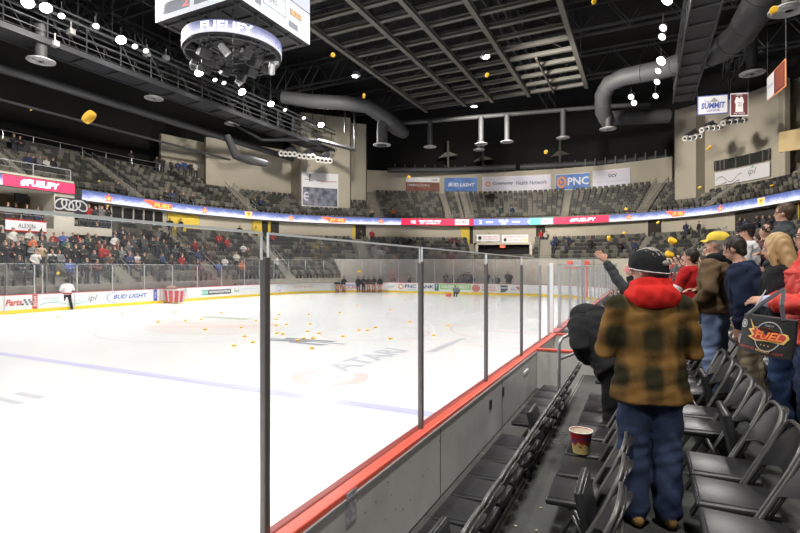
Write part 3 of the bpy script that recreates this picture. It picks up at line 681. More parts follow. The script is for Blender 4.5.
def rib_seg(p0, p1, m, z0=ZR0, z1=ZR1, off=-.30, name='screen_panel', par=None):
    mb = MB(); RING.strip(mb, rs(p0, -.3, 8.3), min(SL, rs(p1, -.3, 8.3)), [(off, z0), (off, z1)], uv=True, step=.6); return mb.build(name, m, par or rib, fix=False)
def rf(off=-.33): return lambda s, z: RING.at(s, off, z)
segs = [(82, 153, NAVY), (153, 172, NAVY), (172, 401, NAVY), (401, 474, LREDM), (474, 490, LBLU), (490, 530, LBLU), (530, 537, LTEAL), (537, 553, LTEAL), (553, 609, LREDM), (609, 830, NAVY)]
for a, b, m in segs: rib_seg(a, b, m)
rib_seg(455, 469, LPINK, 7.98, 8.66, -.31); rib_seg(541, 552, LPINK, 7.95, 8.6, -.31)
def rtext(txt, p0, p1, z0, z1, m, sh=0., bold=.02): return put_text('lettering', txt, rf(-.34), rs(p0, -.3, 8.3), rs(p1, -.3, 8.3), z0, z1, m, rib, sh, bold)
def star(px, sc=.42):
    q = rs(px, -.3, 8.3); z = 8.3
    poly = [(q+sc*(1 if i % 2 == 0 else .42)*math.sin(PI*i/5), z+sc*(1 if i % 2 == 0 else .42)*math.cos(PI*i/5)) for i in range(10)]
    put_poly('star_emblem', [poly], rf(-.335), LFIRE, rib); put_poly('star_centre', [disc_poly(q, z, sc*.3, sc*.3, 10)], rf(-.35), LORG, rib)
for px in (108.5, 204.5, 291, 381, 629, 720.5): star(px)
def flame(p0, p1, txt='FUEL'):
    s0, s1 = rs(p0, -.3, 8.3), rs(p1, -.3, 8.3)
    L = s1-s0
    put_poly('flame_emblem', [[(s0, 8.62), (s0+L*.25, 8.66), (s0+L*.5, 8.55), (s1, 8.5), (s1-L*.03, 8.02), (s0+L*.35, 8.0), (s0+L*.25, 8.25), (s0+L*.1, 8.4)]], rf(-.335), LFIRE, rib)
    put_text('lettering', txt, rf(-.35), s0+L*.36, s0+L*.95, 8.08, 8.46, LORG, rib, .2, .02)
flame(143, 172); flame(321, 346); flame(666, 685)
for px in (248.5, 761.5):
    q = rs(px, -.3, 8.3); put_poly('shield_emblem', [[(q-.45, 8.64), (q+.45, 8.64), (q+.25, 8.0), (q-.3, 8.05)]], rf(-.335), LORG, rib); put_poly('shield_mark', [[(q-.22, 8.52), (q+.22, 8.52), (q, 8.2)]], rf(-.35), LFIRE, rib)
rtext('#FUELIFY', 570, 596, 8.1, 8.52, LWH, .2, .04); rtext('MAKE SOME NOISE', 419, 441, 8.32, 8.55, LWH); rtext('LET US HEAR IT', 420, 440, 8.05, 8.25, LWH); rtext('IND', 411, 416, 8.1, 8.5, LWH); rtext('FUEL', 457, 467, 8.15, 8.5, LFIRE, .2)
rtext('2', 479, 482, 8.1, 8.55, LWH); rtext('SHOTS 27', 486, 493, 8.18, 8.4, LWH); rtext('00.0', 499, 508, 8.25, 8.6, LWH); rtext('3RD', 501, 506, 8.02, 8.18, LWH); rtext('SHOTS 28', 512, 520, 8.18, 8.4, LWH); rtext('4', 527, 530, 8.1, 8.55, LWH); rtext('WINGS', 542, 551, 8.08, 8.45, BLK, .2)
t = empty('suite_screen', (0, 0, 0), 'red lit screen with white lettering above the suites at the far left', 'led screen')
mb = MB(); RING.strip(mb, 0, S21, [(-3.35, 7.78), (-3.5, 7.78), (-3.5, 8.58), (-3.35, 8.58), (-3.35, 7.78)], step=1.); mb.build('housing', STEEL, t)
mb = MB(); RING.strip(mb, rs(2.5, -3.5, 8.2), S21-.1, [(-3.52, 7.84), (-3.52, 8.52)], step=1.); mb.build('screen_panel', LREDM, t, fix=False)
mb = MB(); RING.strip(mb, 0, rs(2.5, -3.5, 8.2), [(-3.52, 7.84), (-3.52, 8.52)], uv=True, step=.6); mb.build('screen_panel', NAVY, t, fix=False)
put_text('lettering', '#FUELIFY', rf(-3.56), rs(20, -3.5, 8.2), rs(59, -3.5, 8.2), 7.95, 8.4, LWH, t, .15, .04)
# ---- rails of the stands
def ring_rail(name, label, s0, s1, o, z, h, m=RAILM, r=.03, step=2.2, mid=True):
    t = empty(name, (0, 0, 0), label, 'railing'); mb = MB(); n = max(2, int((s1-s0)/.8))
    mb.tube([RING.at(s0+(s1-s0)*k/n, o, z+h) for k in range(n+1)], r, 6)
    if mid: mb.tube([RING.at(s0+(s1-s0)*k/n, o, z+h*.5) for k in range(n+1)], r*.6, 5)
    mb.build('rail', m, t); k = max(1, int((s1-s0)/step))
    for i in range(k+1):
        p = RING.at(s0+(s1-s0)*i/k, o, z); mb = MB(); mb.tube([p, p+Vector((0, 0, h))], r*.8, 5); mb.build('rail_post', m, t)
    return t
ring_rail('guard_rail', 'thin metal railing on top of the red screen at the far left', 0, S21, -2.9, 8.75, .85)
ring_rail('guard_rail', 'long thin metal railing above the ribbon screen', S21, SL, .05, 8.75, .6, STEELL, .02)
ring_rail('guard_rail', 'metal railing along the back of the upper stand on the left', 0, rs(158, OB, 13), OB-.3, uz(UPR)-.1, 1.0)
ring_rail('guard_rail', 'metal railing of the balcony under the suite windows', rs(112, -.1, 6), SW1, -.1, 5.75, .7)
ring_rail('guard_rail', 'metal railing of the jutting balcony below the four loops', S21+.1, rs(112, -3.2, 6), -3.15, 5.6, .9)
ring_rail('guard_rail', 'metal railing of the suite under the red screen', 0, S21-1, -3.2, 5.25, .85)
ring_rail('guard_rail', 'railing on top of the cream wall behind the end glass', S_LOW, SL, lo(5)-.05, lz(5)+.2, .5, STEELL, .02)
# ---- aisles with steps and handrails
AIS = [(a, w) for a, w in ((120, .9), (240, .9), (374, 1.2), (446, .9), (466, .9), (566, 1.0), (650, 1.0), (726, 1.0), (9, .8))]
AISS = [(rs(a, 3, 10), w) for a, w in AIS]
AISL = [(rs(a, -3, 4.5), w) for a, w in ((92, 1.0), (185, 1.0), (268, 1.0), (362, 1.0), (545, 1.6), (640, 1.0), (700, 1.0))]
STEP = mat('step_concrete', (.24, .225, .19), .85)
def aisle(si, w, r0, r1, fo, fz, dd, hh, sgn, label):
    mb = MB()
    for i in range(r0, r1):
        for j in (0, 1):
            o_ = fo(i)+dd*(j*.5+.25); z = fz(i)+hh*.5*(j+.5)
            p = RING.at(si, o_, z); mb.box(p, (w, dd*.5, hh*.5+.03), (0, 0, RING.ang(si)))
    struct(mb.build('aisle_steps', STEP))
    t = empty('handrail', (0, 0, 0), label, 'handrail', 'handrails of the stand aisles')
    for e in (-1, 1):
        mb = MB(); a = RING.at(si+e*w/2, fo(r0)+.1, fz(r0)+.9); b = RING.at(si+e*w/2, fo(r1-1)+dd, fz(r1-1)+.9+hh*.5)
        mb.tube([a, b], .03, 6); mb.tube([a-Vector((0, 0, .4)), b-Vector((0, 0, .4))], .02, 5)
        for k in range(5):
            c = a.lerp(b, k/4); mb.tube([c, c-Vector((0, 0, .9))], .025, 5)
        mb.build('rail', RAILM, t)
an = ['above the flame emblem at left', 'left of the sign tower', 'right of the sign tower', 'left side of the entrance under the long white banner', 'right side of the entrance under the long white banner', 'under the blue banner with orange disc', 'under the right end of the banner wall', 'under the tower window', 'at the far left edge']
for (si, w), nme in zip(AISS, an): aisle(si, w, 0, UPR, uo, uz, UPD, UPH, 1, 'handrails of the upper stand stairs '+nme)
al = ['under the balcony at the left', 'left of the yellow entrance', 'behind the near thick glass post', 'right of the mascot side of the end', 'right of the two hanging banners', 'under the ribbon left of the right tower', 'behind the yellow cap']
for (si, w), nme in zip(AISL, ['under the balcony at the left', 'below the first yellow entrance', 'behind the near thick glass post', 'below the narrow yellow door', 'right of the two banners on the platform', 'left of the right tower', 'behind the yellow cap']):
    rr_ = list(low_rows(si)); aisle(si, w, rr_[0], rr_[-1]+1, lambda i: lo(i), lambda i: lz(i)-LOWH*0, LOWD, LOWH, 1, 'metal handrails of the lower stand stairs '+nme)
# ---- entrance platform with two banners in the end stand
SP0, SP1 = rs(475, -2, 6), rs(531, -2, 6)
t = empty('entrance_portal', (0, 0, 0), 'cream entrance block with dark opening and exit sign in the end stand', 'entrance')
mb = MB(); RING.strip(mb, SP0, SP1, [(.3, 5.35), (-3.6, 5.35), (-3.6, 5.62), (.3, 5.62)], step=1.); mb.build('platform', CREAM2, t)
mb = MB(); RING.strip(mb, SP0+.3, SP1-.3, [(-3.0, 3.6), (-3.0, 5.35)], step=1.); mb.build('opening', BLACK, t)
mb = MB(); 
for q in (SP0, SP1): a = RING.at(q, -3.0, 4.4); mb = MB(); mb.box(a, (.3, 1.3, 1.9), (0, 0, RING.ang(q))); mb.build('side_wall', CREAM2, t)
q = (SP0+SP1)/2; mb = MB(); mb.box(RING.at(q-.1, -3.3, 5.15), (.6, .08, .28), (0, 0, RING.ang(q))); es = mb.build('exit_sign', mat('exit_red', (.9, .12, .08), emit=1.6), t)
ring_rail('guard_rail', 'railing of the entrance platform carrying two white banners', SP0, SP1, -3.4, 5.62, .95)
def ring_banner(label, p0, p1, o, z0, z1, m, group=None, edge=None):
    t = empty('banner', (0, 0, 0), label, 'banner', group)
    if edge: ring_box('border', p0-.3, p1+.3, o+.03, z0-.08, z1+.08, edge, .04, t)
    ring_box('cloth', p0, p1, o, z0, z1, m, .05, t)
    s0, s1 = rs(p0, o, (z0+z1)/2), rs(p1, o, (z0+z1)/2)
    f = lambda a, b: RING.at(s0+(s1-s0)*a, o-.04, z0+(z1-z0)*b)
    return t, f
BW = mat('banner_white', (.72, .72, .76), .6); BL = mat('banner_blue', (.05, .14, .42), .6, col2=(.10, .24, .58), vscale=.6); BR = mat('banner_brown', (.20, .075, .055), .7, var=.3, vscale=1.); BP = mat('banner_lilac', (.62, .61, .72), .6)
NAV = mat('print_navy', (.03, .04, .12), .6); REDP = mat('print_red', (.45, .10, .09), .6); ORP = mat('print_orange', (.70, .28, .10), .6); GRP = mat('print_green', (.10, .45, .15), .6); GYP = mat('print_grey', (.30, .30, .32), .6); BKP = mat('print_black', (.03, .03, .03), .6); BLP = mat('print_blue', (.08, .12, .40), .6); MAR = mat('print_maroon', (.12, .02, .03), .7)
t, f = ring_banner('left of the two white banners on the platform railing', 476.5, 499.5, -3.5, 5.75, 6.55, BW); put_text('lettering', 'HI FUEL FANS', f, .28, .95, .55, .8, REDP, t); put_text('lettering', 'LET US PLAY HOCKEY', f, .28, .95, .2, .42, REDP, t); put_poly('emblem', [disc_poly(.14, .5, .08, .3)], f, BKP, t)
t, f = ring_banner('right of the two white banners on the platform railing', 502, 528, -3.5, 5.6, 6.5, BW); put_text('lettering', 'SECTION FUEL FANS ONLY', f, .1, .95, .62, .85, REDP, t); put_text('lettering', 'GO FUEL GO', f, .25, .8, .2, .45, REDP, t); put_poly('emblem', [disc_poly(.12, .35, .06, .22)], f, BKP, t); put_poly('yellow_mark', [disc_poly(.9, .3, .05, .2)], f, YEL, t)
# ---- banners on the banner wall
t, f = ring_banner('brown and white banner, leftmost on the banner wall', 406, 439.5, OB-.2, 13.35, 15.25, BR); put_poly('white_band', [[(0, .65), (1, .65), (1, 1), (0, 1)]], f, BW, t); f2 = (lambda g: lambda a, b: g(a, b)+Vector((0, -.04, 0)))(f); put_text('lettering', 'HORNER', f2, .56, .95, .75, .9, BKP, t); put_text('lettering', 'COMMERCIAL FLOORING', f2, .05, .7, .35, .5, BW, t)
t, f = ring_banner('blue banner, second from left on the banner wall', 444.5, 477, OB-.2, 13.35, 15.25, BL); put_text('lettering', 'BUD LIGHT', lambda a, b: f(a, b)+Vector((0, -.05, 0)), .12, .95, .35, .62, BW, t, .3, .03); put_poly('swoosh', [[(.08+.02*i, .5+.28*math.sin(i*.28-.2)) for i in range(0, 22)]+[(.5, .55), (.1, .42)]], f, mat('swoosh_blue', (.12, .28, .62), .6), t)
t, f = ring_banner('long white banner with dark lettering in the middle of the banner wall', 482.5, 550.5, OB-.2, 13.3, 15.3, BP, edge=BW); put_text('lettering', 'Community', f, .15, .45, .40, .68, NAV, t, 0, .02); put_text('lettering', 'Health Network', f, .5, .95, .40, .68, NAV, t); put_poly('flower', ring_poly(.08, .52, .035, .2, .018, 12), f, ORP, t)
t, f = ring_banner('blue banner with orange disc and large white letters', 556, 589.5, OB-.2, 13.2, 15.2, BL, edge=BW); put_text('lettering', 'PNC', f, .36, .98, .25, .78, BW, t, 0, .02); put_poly('emblem', ring_poly(.17, .5, .15, .4, .06, 16), f, ORP, t); put_poly('emblem_arrow', [[(.12, .66), (.12, .34), (.24, .5)]], f, ORP, t)
t, f = ring_banner('white banner, rightmost on the banner wall', 593, 630, OB-.2, 13.2, 15.3, BP, edge=BW); put_text('lettering', 'OCV', f, .42, .64, .55, .75, NAV, t, 0, .03); put_text('lettering', 'HEATING AND COOLING SOLUTIONS', f, .1, .95, .28, .34, GYP, t); put_poly('arc', ring_poly(.53, .62, .13, .3, .01, 14, .3, 2.8), f, ORP, t)
t, f = ring_banner('tall sign with car instrument photo on the left tower wall', 302, 338, 2.05, 10.05, 14.2, BW, edge=BW)
put_poly('picture', [[(.02, .04), (.98, .04), (.98, .57), (.02, .57)]], f, mat('dash_photo', (.045, .05, .075), .5, col2=(.22, .24, .32), vscale=1.4), t); f2 = (lambda g: lambda a, b: g(a, b)+Vector((.02, -.05, 0)))(f)
put_poly('wheel_ring', ring_poly(.14, .3, .1, .13, .03, 18)+[[(.05, .28), (.23, .28), (.23, .32), (.05, .32)]], f2, BP, t); put_poly('clock_hands', [[(.2, .72), (.215, .72), (.235, .95), (.2, .95)], [(.08, .8), (.3, .78), (.3, .765), (.08, .785)]], f2, NAV, t); put_text('lettering', '#1 Auto Dealership', f2, .42, .96, .74, .80, REDP, t, 0, .01)
t, f = ring_banner('white banner with green leaf below the window on the right tower', 715, 769.5, 3.95, 11.35, 12.75, BW)
put_text('lettering', 'ipl', f, .58, .74, .28, .85, GYP, t, .25, .01); put_poly('leaf', [[(.62, .86), (.68, .98), (.70, .86)]], f, GRP, t)
put_poly('curve', [[(.02+.03*i, .35+.25*math.sin(i*.55)), (.05+.03*i, .35+.25*math.sin(i*.55+.55)), (.05+.03*i, .42+.25*math.sin(i*.55+.55)), (.02+.03*i, .42+.25*math.sin(i*.55))] for i in range(15)], f, GYP, t)
mb = MB(); RING.strip(mb, rs(714.5, 4.1, 13.5), rs(771, 4.1, 13.5), [(4.1, 12.95), (4.0, 12.95), (4.0, 14.0), (4.1, 14.0)], step=1.); struct(mb.build('window_3', mat('press_window', (.035, .037, .035), .2)))
for k in range(7):
    px = (716, 720.5, 724.5, 736, 750, 763, 769)[k]; q = rs(px, 3.95, 13.5); mb = MB(); mb.box(RING.at(q, 3.95, 13.47), (.14, .12, 1.1), (0, 0, RING.ang(q))); struct(mb.build('trim_%d' % (20+k), STEELL))
# ================================================================ SEATS OF THE STANDS
def stadium_seat(m0):
    mb = MB()
    mb.add([(-.24, .02, .38), (.24, .02, .38), (.24, -.06, .84), (-.24, -.06, .84), (-.24, -.05, .38), (.24, -.05, .38), (.22, -.12, .86), (-.22, -.12, .86)], [(0, 1, 2, 3), (4, 7, 6, 5), (3, 2, 6, 7), (0, 3, 7, 4), (1, 5, 6, 2), (0, 4, 5, 1)])
    mb.add([(-.22, .06, .36), (.22, .06, .36), (.22, .14, .78), (-.22, .14, .78), (-.22, .02, .36), (.22, .02, .36), (.21, .10, .79), (-.21, .10, .79)], [(0, 1, 2, 3), (4, 7, 6, 5), (3, 2, 6, 7), (0, 3, 7, 4), (1, 5, 6, 2), (0, 4, 5, 1)])
    mb.box((-.25, .05, .3), (.04, .3, .6)); return mb
SEATM = {k: stadium_seat(m).mesh('stadium_seat', m) for k, m in (('d', SEATD), ('l', SEATL))}
rs_ = random.Random(11); seats = []; spots = {}
def near_aisle(s, L): return any(abs(s-a) < w/2+.25 for a, w in L)
def add_row(kind, i, s0, s1, o, z, ais):
    n = int((s1-s0)/.54)
    for k in range(n):
        s = s0+.54*(k+.5)
        if near_aisle(s, ais): continue
        p = RING.at(s, o, z); q = px_of(p)
        if q[2] < 5 or q[0] < -60 or q[0] > 880: continue
        seats.append([q[2], p, RING.ang(s), 'l' if rs_.random() < .42 else 'd', kind, i, s, q[0]])
for i in range(LOWR):
    for s0, s1, r0, r1 in ((0, S21, 5, 10), (S21, S_LOW, 0, 10), (S_LOW, SP0-.4, 0, 6), (SP0-.4, SP1+.4, 5, 6), (SP1+.4, SL-1, 0, 6)):
        if r0 <= i < r1: add_row('lower', i, s0, s1, lo(i)+LOWD-.16, lz(i), AISL)
blockers = [(rs(291, 5, 12), rs(300, 3, 12), 4), (rs(300, 3, 12), rs(351, 3, 12), 2), (rs(351, 5, 12), rs(367, 5, 12), 5), (rs(674, 3, 12), rs(706, 3, 12), 2), (rs(706, 4, 12), rs(860, 4, 12), 4), (rs(206, 5, 12), rs(291, 5, 12), 6)]
for i in range(UPR):
    cuts = [(a, b) for a, b, m in blockers if i >= m]; s = 0
    n0 = len(seats); add_row('upper', i, 0, SL-1, uo(i)+UPD-.16, uz(i), AISS)
    seats[n0:] = [x for x in seats[n0:] if not any(a <= x[6] <= b for a, b in cuts)]
# ================================================================ CEILING
mb = MB(); mb.box((-14, 30, 27), (110, 120, .3)); struct(mb.build('ceiling', CEIL))
mb = MB(); P0 = [(a, b) for a, b in ((-34, 0), (-34, 60), (2, 60), (2, 0))]
# roof trusses far overhead
def truss(name, label, p, q, h, w, m, n, r=.09, grp=None, cat='truss'):
    t = empty(name, (0, 0, 0), label, cat, grp); p = Vector(p); q = Vector(q); d = (q-p).normalized(); s = d.cross(Vector((0, 0, 1))).normalized()*w/2
    mb = MB()
    for sg in (-1, 1):
        for dz in (0, h): mb.box((p+q)/2+s*sg+Vector((0, 0, dz)), ((q-p).length, r*1.6, r*1.6), (d.to_track_quat('X', 'Z')).to_matrix())
    mb.build('chord', m, t); mb = MB()
    for k in range(n):
        a = p.lerp(q, k/n); b = p.lerp(q, (k+1)/n); c = (a+b)/2
        for sg in (-1, 1):
            mb.tube([a+s*sg, c+s*sg+Vector((0, 0, h)), b+s*sg], r*.5, 4); 
        mb.tube([a-s, a+s], r*.4, 4)
    mb.build('web', m, t); return t
for k, u in enumerate((16, 26, 36, 46, 57)):
    truss('roof_truss', 'dark roof truss crossing the rink high overhead, '+ORD[k]+' from the viewer', (-46, u, 23.2), (14, u, 23.2), 2.6, 1.2, STEEL, 16, .12, 'roof trusses')
for k, v in enumerate((41, 10, -8)):
    truss('long_truss', 'dark roof truss running along the rink '+('above the far stand', 'above the middle of the grid', 'right of the catwalk')[k], (-v, 5, 22.2), (-v, 62, 22.2), 2.0, 1.0, STEEL, 18, .11)
# lighting grid
GZ = 20.0
grid = empty('rigging_grid', (0, 0, 0), 'large square steel rigging grid hanging over the middle of the rink', 'rigging grid')
for v in (21.7, 17.2, 14.2, 10.4, 4.9):
    mb = MB(); mb.box((-v, 35.5, GZ+.16), (.12, 31, .30)); mb.box((-v, 35.5, GZ), (.36, 31, .05)); mb.box((-v, 35.5, GZ+.32), (.36, 31, .05)); mb.build('long_beam', STEELL, grid)
mb = MB(); mb.box((-8, 46.5, GZ+.1), (.14, 9, .2)); mb.build('long_beam', STEELL, grid)
u = 50.9; n = 0
while u > 19:
    mb = MB(); mb.box((-13.3, u, GZ+.42), (16.9, .10, .24)); mb.box((-13.3, u, GZ+.30), (16.9, .34, .05)); mb.box((-13.3, u, GZ+.56), (16.9, .34, .05)); mb.build('cross_beam', STEELL, grid)
    u -= 2.17
for v in (21.7, 17.2, 14.2, 10.4, 4.9):
    for u in range(21, 51, 5): mb = MB(); mb.tube([(-v, u, GZ+.3), (-v, u, 25.5)], .035, 4); mb.build('hanger_rod', STEEL, grid)
for u in range(22, 50, 4):
    for a, b in ((-6, -9), (-19, -16)): mb = MB(); mb.tube([(a, u, GZ+.6), (b, u+1, GZ+3)], .05, 4); mb.build('brace', STEEL, grid)
# ducts
def duct(name, label, pts, r, m=DUCT, cat='duct', rings=0, n=16):
    t = empty(name, (0, 0, 0), label, cat); mb = MB(); mb.tube(pts, r, n); mb.build('pipe', m, t, smooth=True)
    if rings:
        P = [Vector(p) for p in pts]; R = r if isinstance(r, list) else [r]*len(P)
        for i in range(len(P)-1):
            k = max(1, int((P[i+1]-P[i]).length/rings))
            for j in range(k):
                c = P[i].lerp(P[i+1], (j+.5)/k); d = (P[i+1]-P[i]).normalized()*.06; q = R[i]+(R[i+1]-R[i])*(j+.5)/k
                mb = MB(); mb.tube([c-d, c+d], q*1.035, n); mb.build('joint_band', DUCT, t, smooth=True)
    return t
def diffuser(label, c, r, h, rt):
    t = empty('air_diffuser', c, label, 'air diffuser', 'round air diffusers under the roof')
    mb = MB(); mb.lathe((0, 0, .05), [(rt, 0), (rt, h)], 16); mb.build('drop_duct', DUCT, t, smooth=True)
    mb = MB(); mb.lathe((0, 0, 0), [(r*.2, -.06), (r*.35, 0), (r*.55, -.05), (r*.6, 0), (r*.8, -.05), (r*.85, .0), (r, -.02), (r, .04), (rt, .2)], 24); mb.build('disc', mat('diffuser_grey', (.33, .33, .34), .5), t, smooth=True); return t
t = duct('cross_duct', 'long thin duct crossing the far end below the rigging grid', [at(384, 126, 54), at(400, 123.5, 54), at(500, 115, 52.5), at(600, 107, 51), at(650, 104, 50)], .22, rings=4)
for k, (px, yb, yt) in enumerate(((430, 147, 122), (481, 144, 117), (507, 142, 115), (563, 138, 110))):
    D = 54-(px-384)*.017; p = at(px, yb, D); diffuser('round diffuser on a vertical drop of the thin cross duct, '+ORD[k]+' from the left', p, .68, (yb-yt)/F*D, .27)
duct('curved_duct', 'thick pale duct curving down at the left end of the cross duct', [at(282, 97, 50), at(310, 101, 50), at(345, 103, 50), at(368, 106, 50.5), at(385, 117, 51), at(397, 128, 52), at(404, 133, 54)], [.62, .68, .72, .75, .8, .8, .6], rings=2.4)
duct('curved_duct', 'short duct dropping to a diffuser near the sign tower', [at(383, 118, 51), at(382, 132, 51), at(382, 146, 51)], .55)
diffuser('round diffuser below the thick curved duct', at(382, 145, 51), .9, .6, .35)
duct('main_duct', 'large round duct sweeping from upper right towards the far end', [at(772, -22, 27), at(757, 8, 29), at(741, 34, 32), at(722, 49, 34), at(700, 58, 36), at(660, 70, 41), at(624, 77, 43), at(609, 84, 44), at(603, 95, 45), at(603, 112, 46), at(608, 122, 47)], [.98, .95, .9, .88, .85, .78, .75, .72, .72, .70, .65], rings=3)
duct('main_duct', 'short horizontal duct behind the lower end of the large duct', [at(612, 118, 50), at(640, 117, 50), at(668, 116, 50)], .7, rings=3)
for k, (lab, px, py, D, r, h, rt) in enumerate((('round diffuser on a grey drop at the upper left', 41, 61, 31, .78, 2.2, .34), ('round diffuser below the left catwalk, second from left', 154, 98.5, 42, .76, 1.6, .35), ('round diffuser below the left catwalk, third from left', 232, 124, 50, .75, 2.0, .4),
        ('large round diffuser at the top right corner', 789, 10, 24, .85, 1.2, .3), ('round diffuser below the large duct at the upper right', 752, 73.5, 36, .82, 2.7, .36), ('round diffuser at the foot of the large duct', 608, 129, 46, .75, 2.0, .28), ('round diffuser right of the lamps near the top right tower', 479, 150, 62, .7, 1.2, .25))):
    diffuser(lab, at(px, py, D), r, h, rt)
for lab, a, b, r in (('long straight pipe below the left catwalk', (44.2, .311, 5), (44.2, .311, 62), .34), ('thin straight pipe above the left stand', (48.5, .262, 8), (48.5, .262, 60), .12)):
    v = a[0]*CS; z = EYE+a[1]*a[0]
    duct('service_pipe', lab, [(-v, 0, z), (-v, 30, z), (-v, 60, z)], r, rings=6 if r > .2 else 0, n=12)
duct('service_pipe', 'horizontal grey pipe over the left half of the banner wall', [at(388, 170, 66), at(440, 170, 68), at(515, 167, 68)], .36, rings=5); duct('service_pipe', 'horizontal grey pipe over the right half of the banner wall', [at(520, 167, 68), at(600, 163, 66), at(668, 157, 62)], .36, rings=5)
t = empty('banner_wall_rail', (0, 0, 0), 'row of short posts between the banner wall and the pipes', 'railing'); mb = MB()
for px in range(395, 668, 10):
    q = rs(px, OB, 16); p = RING.at(q, OB+.2, 16.1); mb = MB(); mb.tube([p, p+Vector((0, 0, 1.0))], .09, 5); mb.build('rail_post', STEELL, t)
for px, yt, yb in ((448, 141, 170), (483, 145, 168), (560, 140, 164)):
    D = 70; mb = MB(); mb.tube([at(px, yt, D), at(px, yb, D)], .18, 6); mb.add([at(px-10, yt+17, D), at(px+10, yt+14, D), at(px+2, yt+11, D), at(px-2, yt+11, D), at(px-10, yt+17, D+.5), at(px+10, yt+14, D+.5), at(px+2, yt+11, D+.5), at(px-2, yt+11, D+.5)], [(0, 1, 2, 3), (7, 6, 5, 4), (0, 4, 5, 1), (2, 6, 7, 3), (1, 5, 6, 2), (0, 3, 7, 4)])
    tag(mb.build('roof_column', STEELL), 'pale roof column behind the banner wall at %s' % {448: 'the left', 483: 'the middle', 560: 'the right'}[px], 'column')
# ---- catwalks with lamps
def catwalk(label, v, z0, z1, w, u0, u1, step):
    t = empty('catwalk', (0, 0, 0), label, 'catwalk'); L = u1-u0; uc = (u0+u1)/2
    mb = MB(); mb.box((-v, uc, z0), (w, L, .10)); 
    for s in (-1, 1): mb.box((-v+s*w/2, uc, z0), (.10, L, .36))
    mb.build('deck', STEEL, t)
    mb = MB()
    for s in (-1, 1):
        mb.box((-v+s*w/2, uc, z1), (.14, L, .14)); mb.box((-v+s*w/2, uc, z0+1.1), (.05, L, .05)); mb.box((-v+s*w/2, uc, z0+.6), (.05, L, .05)); mb.box((-v+s*w/2, uc, z1+.45), (.10, L, .10))
    mb.build('rail', mat('catwalk_rail', (.075, .08, .09), .5, .2), t); mb = MB(); u = u0
    while u < u1:
        for s in (-1, 1): mb.tube([(-v+s*w/2, u, z0), (-v+s*w/2, u, z1)], .045, 4); mb.tube([(-v+s*w/2, u, z1), (-v+s*w/2, u+step/2, z0)], .03, 4)
        mb.tube([(-v, u, z1), (-v, u, 26)], .04, 4); mb.box((-v, u, z0-.1), (w, .12, .14)); u += step
    mb.build('brace', STEEL, t); return t
catwalk('long steel catwalk with floodlights hanging over the far side of the rink', 34.2, 16.7, 18.6, 1.9, 6, 50, 2.4)
catwalk('steel catwalk hanging over the near boards at the upper right', -3.1+.0, 17.0, 19.0, 1.5, 14, 49, 2.2)
t = empty('hanging_bracket', (0, 0, 0), 'dark hanging steel frame at the end of the left catwalk by the sign tower', 'frame')
mb = MB(); mb.tube([at(318, 140, 56), at(355, 150, 54)], .22, 6); mb.tube([at(355, 150, 54), at(354, 100, 54)], .12, 6); mb.tube([at(345, 132, 54), at(345, 100, 54)], .10, 6); mb.tube([at(226, 120, 50), at(262, 140, 50), at(318, 140, 56)], .14, 6); mb.build('beam', STEEL, t)
t = duct('side_duct', 'dark bent duct in front of the upper left cream wall', [at(227, 136, 48), at(236, 156, 48), at(250, 160, 48), at(268, 164, 48)], [.35, .4, .45, .3])
LAMP_F = mat('lamp_face', (1, .97, .92), emit=42.); LAMP_D = mat('lamp_face_dim', (1, .97, .92), emit=1.6); HOUS = mat('lamp_housing', (.22, .22, .23), .4, .5)
def lamp(px, py, D, r, bright, target, label, power=0):
    c = at(px, py, D); d = (Vector(target)-c).normalized(); q = d.to_track_quat('Z', 'Y').to_matrix()
    t = empty('floodlight', c, label, 'floodlight', 'floodlights on the catwalks')
    mb = MB(); mb.lathe((0, 0, 0), [(.05, -.75*r*1.6), (r*.45, -.7*r*1.6), (r*.6, -.35*r*1.6), (r, 0), (r*.96, .01)], 18, rot=q); mb.build('housing', HOUS, t, smooth=True)
    mb = MB(); mb.lathe((0, 0, 0), [(0, .0), (r*.9, -.01)], 18, rot=q); mb.build('lens', LAMP_F if bright else LAMP_D, t)
    mb = MB(); mb.tube([(0, 0, 0)]+[(0, 0, .9)], .03, 5); mb.build('yoke', STEEL, t)
    if power:
        l = bpy.data.lights.new('flood_beam', 'SPOT'); l.energy = power; l.spot_size = math.radians(112); l.spot_blend = .8; l.shadow_soft_size = .5; l.color = (1, .97, .93)
        lo_ = bpy.data.objects.new('flood_beam', l); C.objects.link(lo_); lo_.parent = t; lo_.location = d*.15; lo_.rotation_euler = (-d).to_track_quat('Z', 'Y').to_euler()
def D_of(v, px): return F*v/CS/(643-px)
PW = 7300
for k, (px, py, b) in enumerate(((-60, -40, 1), (28, 3, 1), (46, 8, 1), (61.5, 16, 0), (96, 26, 0), (121, 40, 1), (135, 46.5, 0), (146, 51, 0), (199, 73, 1), (215, 80, 0), (224, 83, 0), (242, 92, 1), (271, 104, 1), (285, 110, 0), (304, 118, 0), (321, 125, 1))):
    D = D_of(32.7, px)
    lamp(px, py, D, .36 if b else .22, b, (-20, min(38, max(6, at(px, py, D).y-2)), 0), ('bright' if b else 'dim')+' floodlight on the far left catwalk, '+ORD[k]+' from the left', PW if b else 0)
for k, (px, py, D, b) in enumerate(((667, 0, 29, 1), (663, 28, 31, 0), (662, 37, 32, 0), (661, 61, 34.5, 1), (658, 71, 36, 0), (657, 82, 38, 0), (655.5, 96, 41, 0))):
    lamp(px, py, D, .34 if b else .26, b, (-12, min(38, D*.9-4), 0), ('bright' if b else 'dim')+' floodlight beside the right catwalk, '+ORD[k]+' from the top', PW if b else 0)
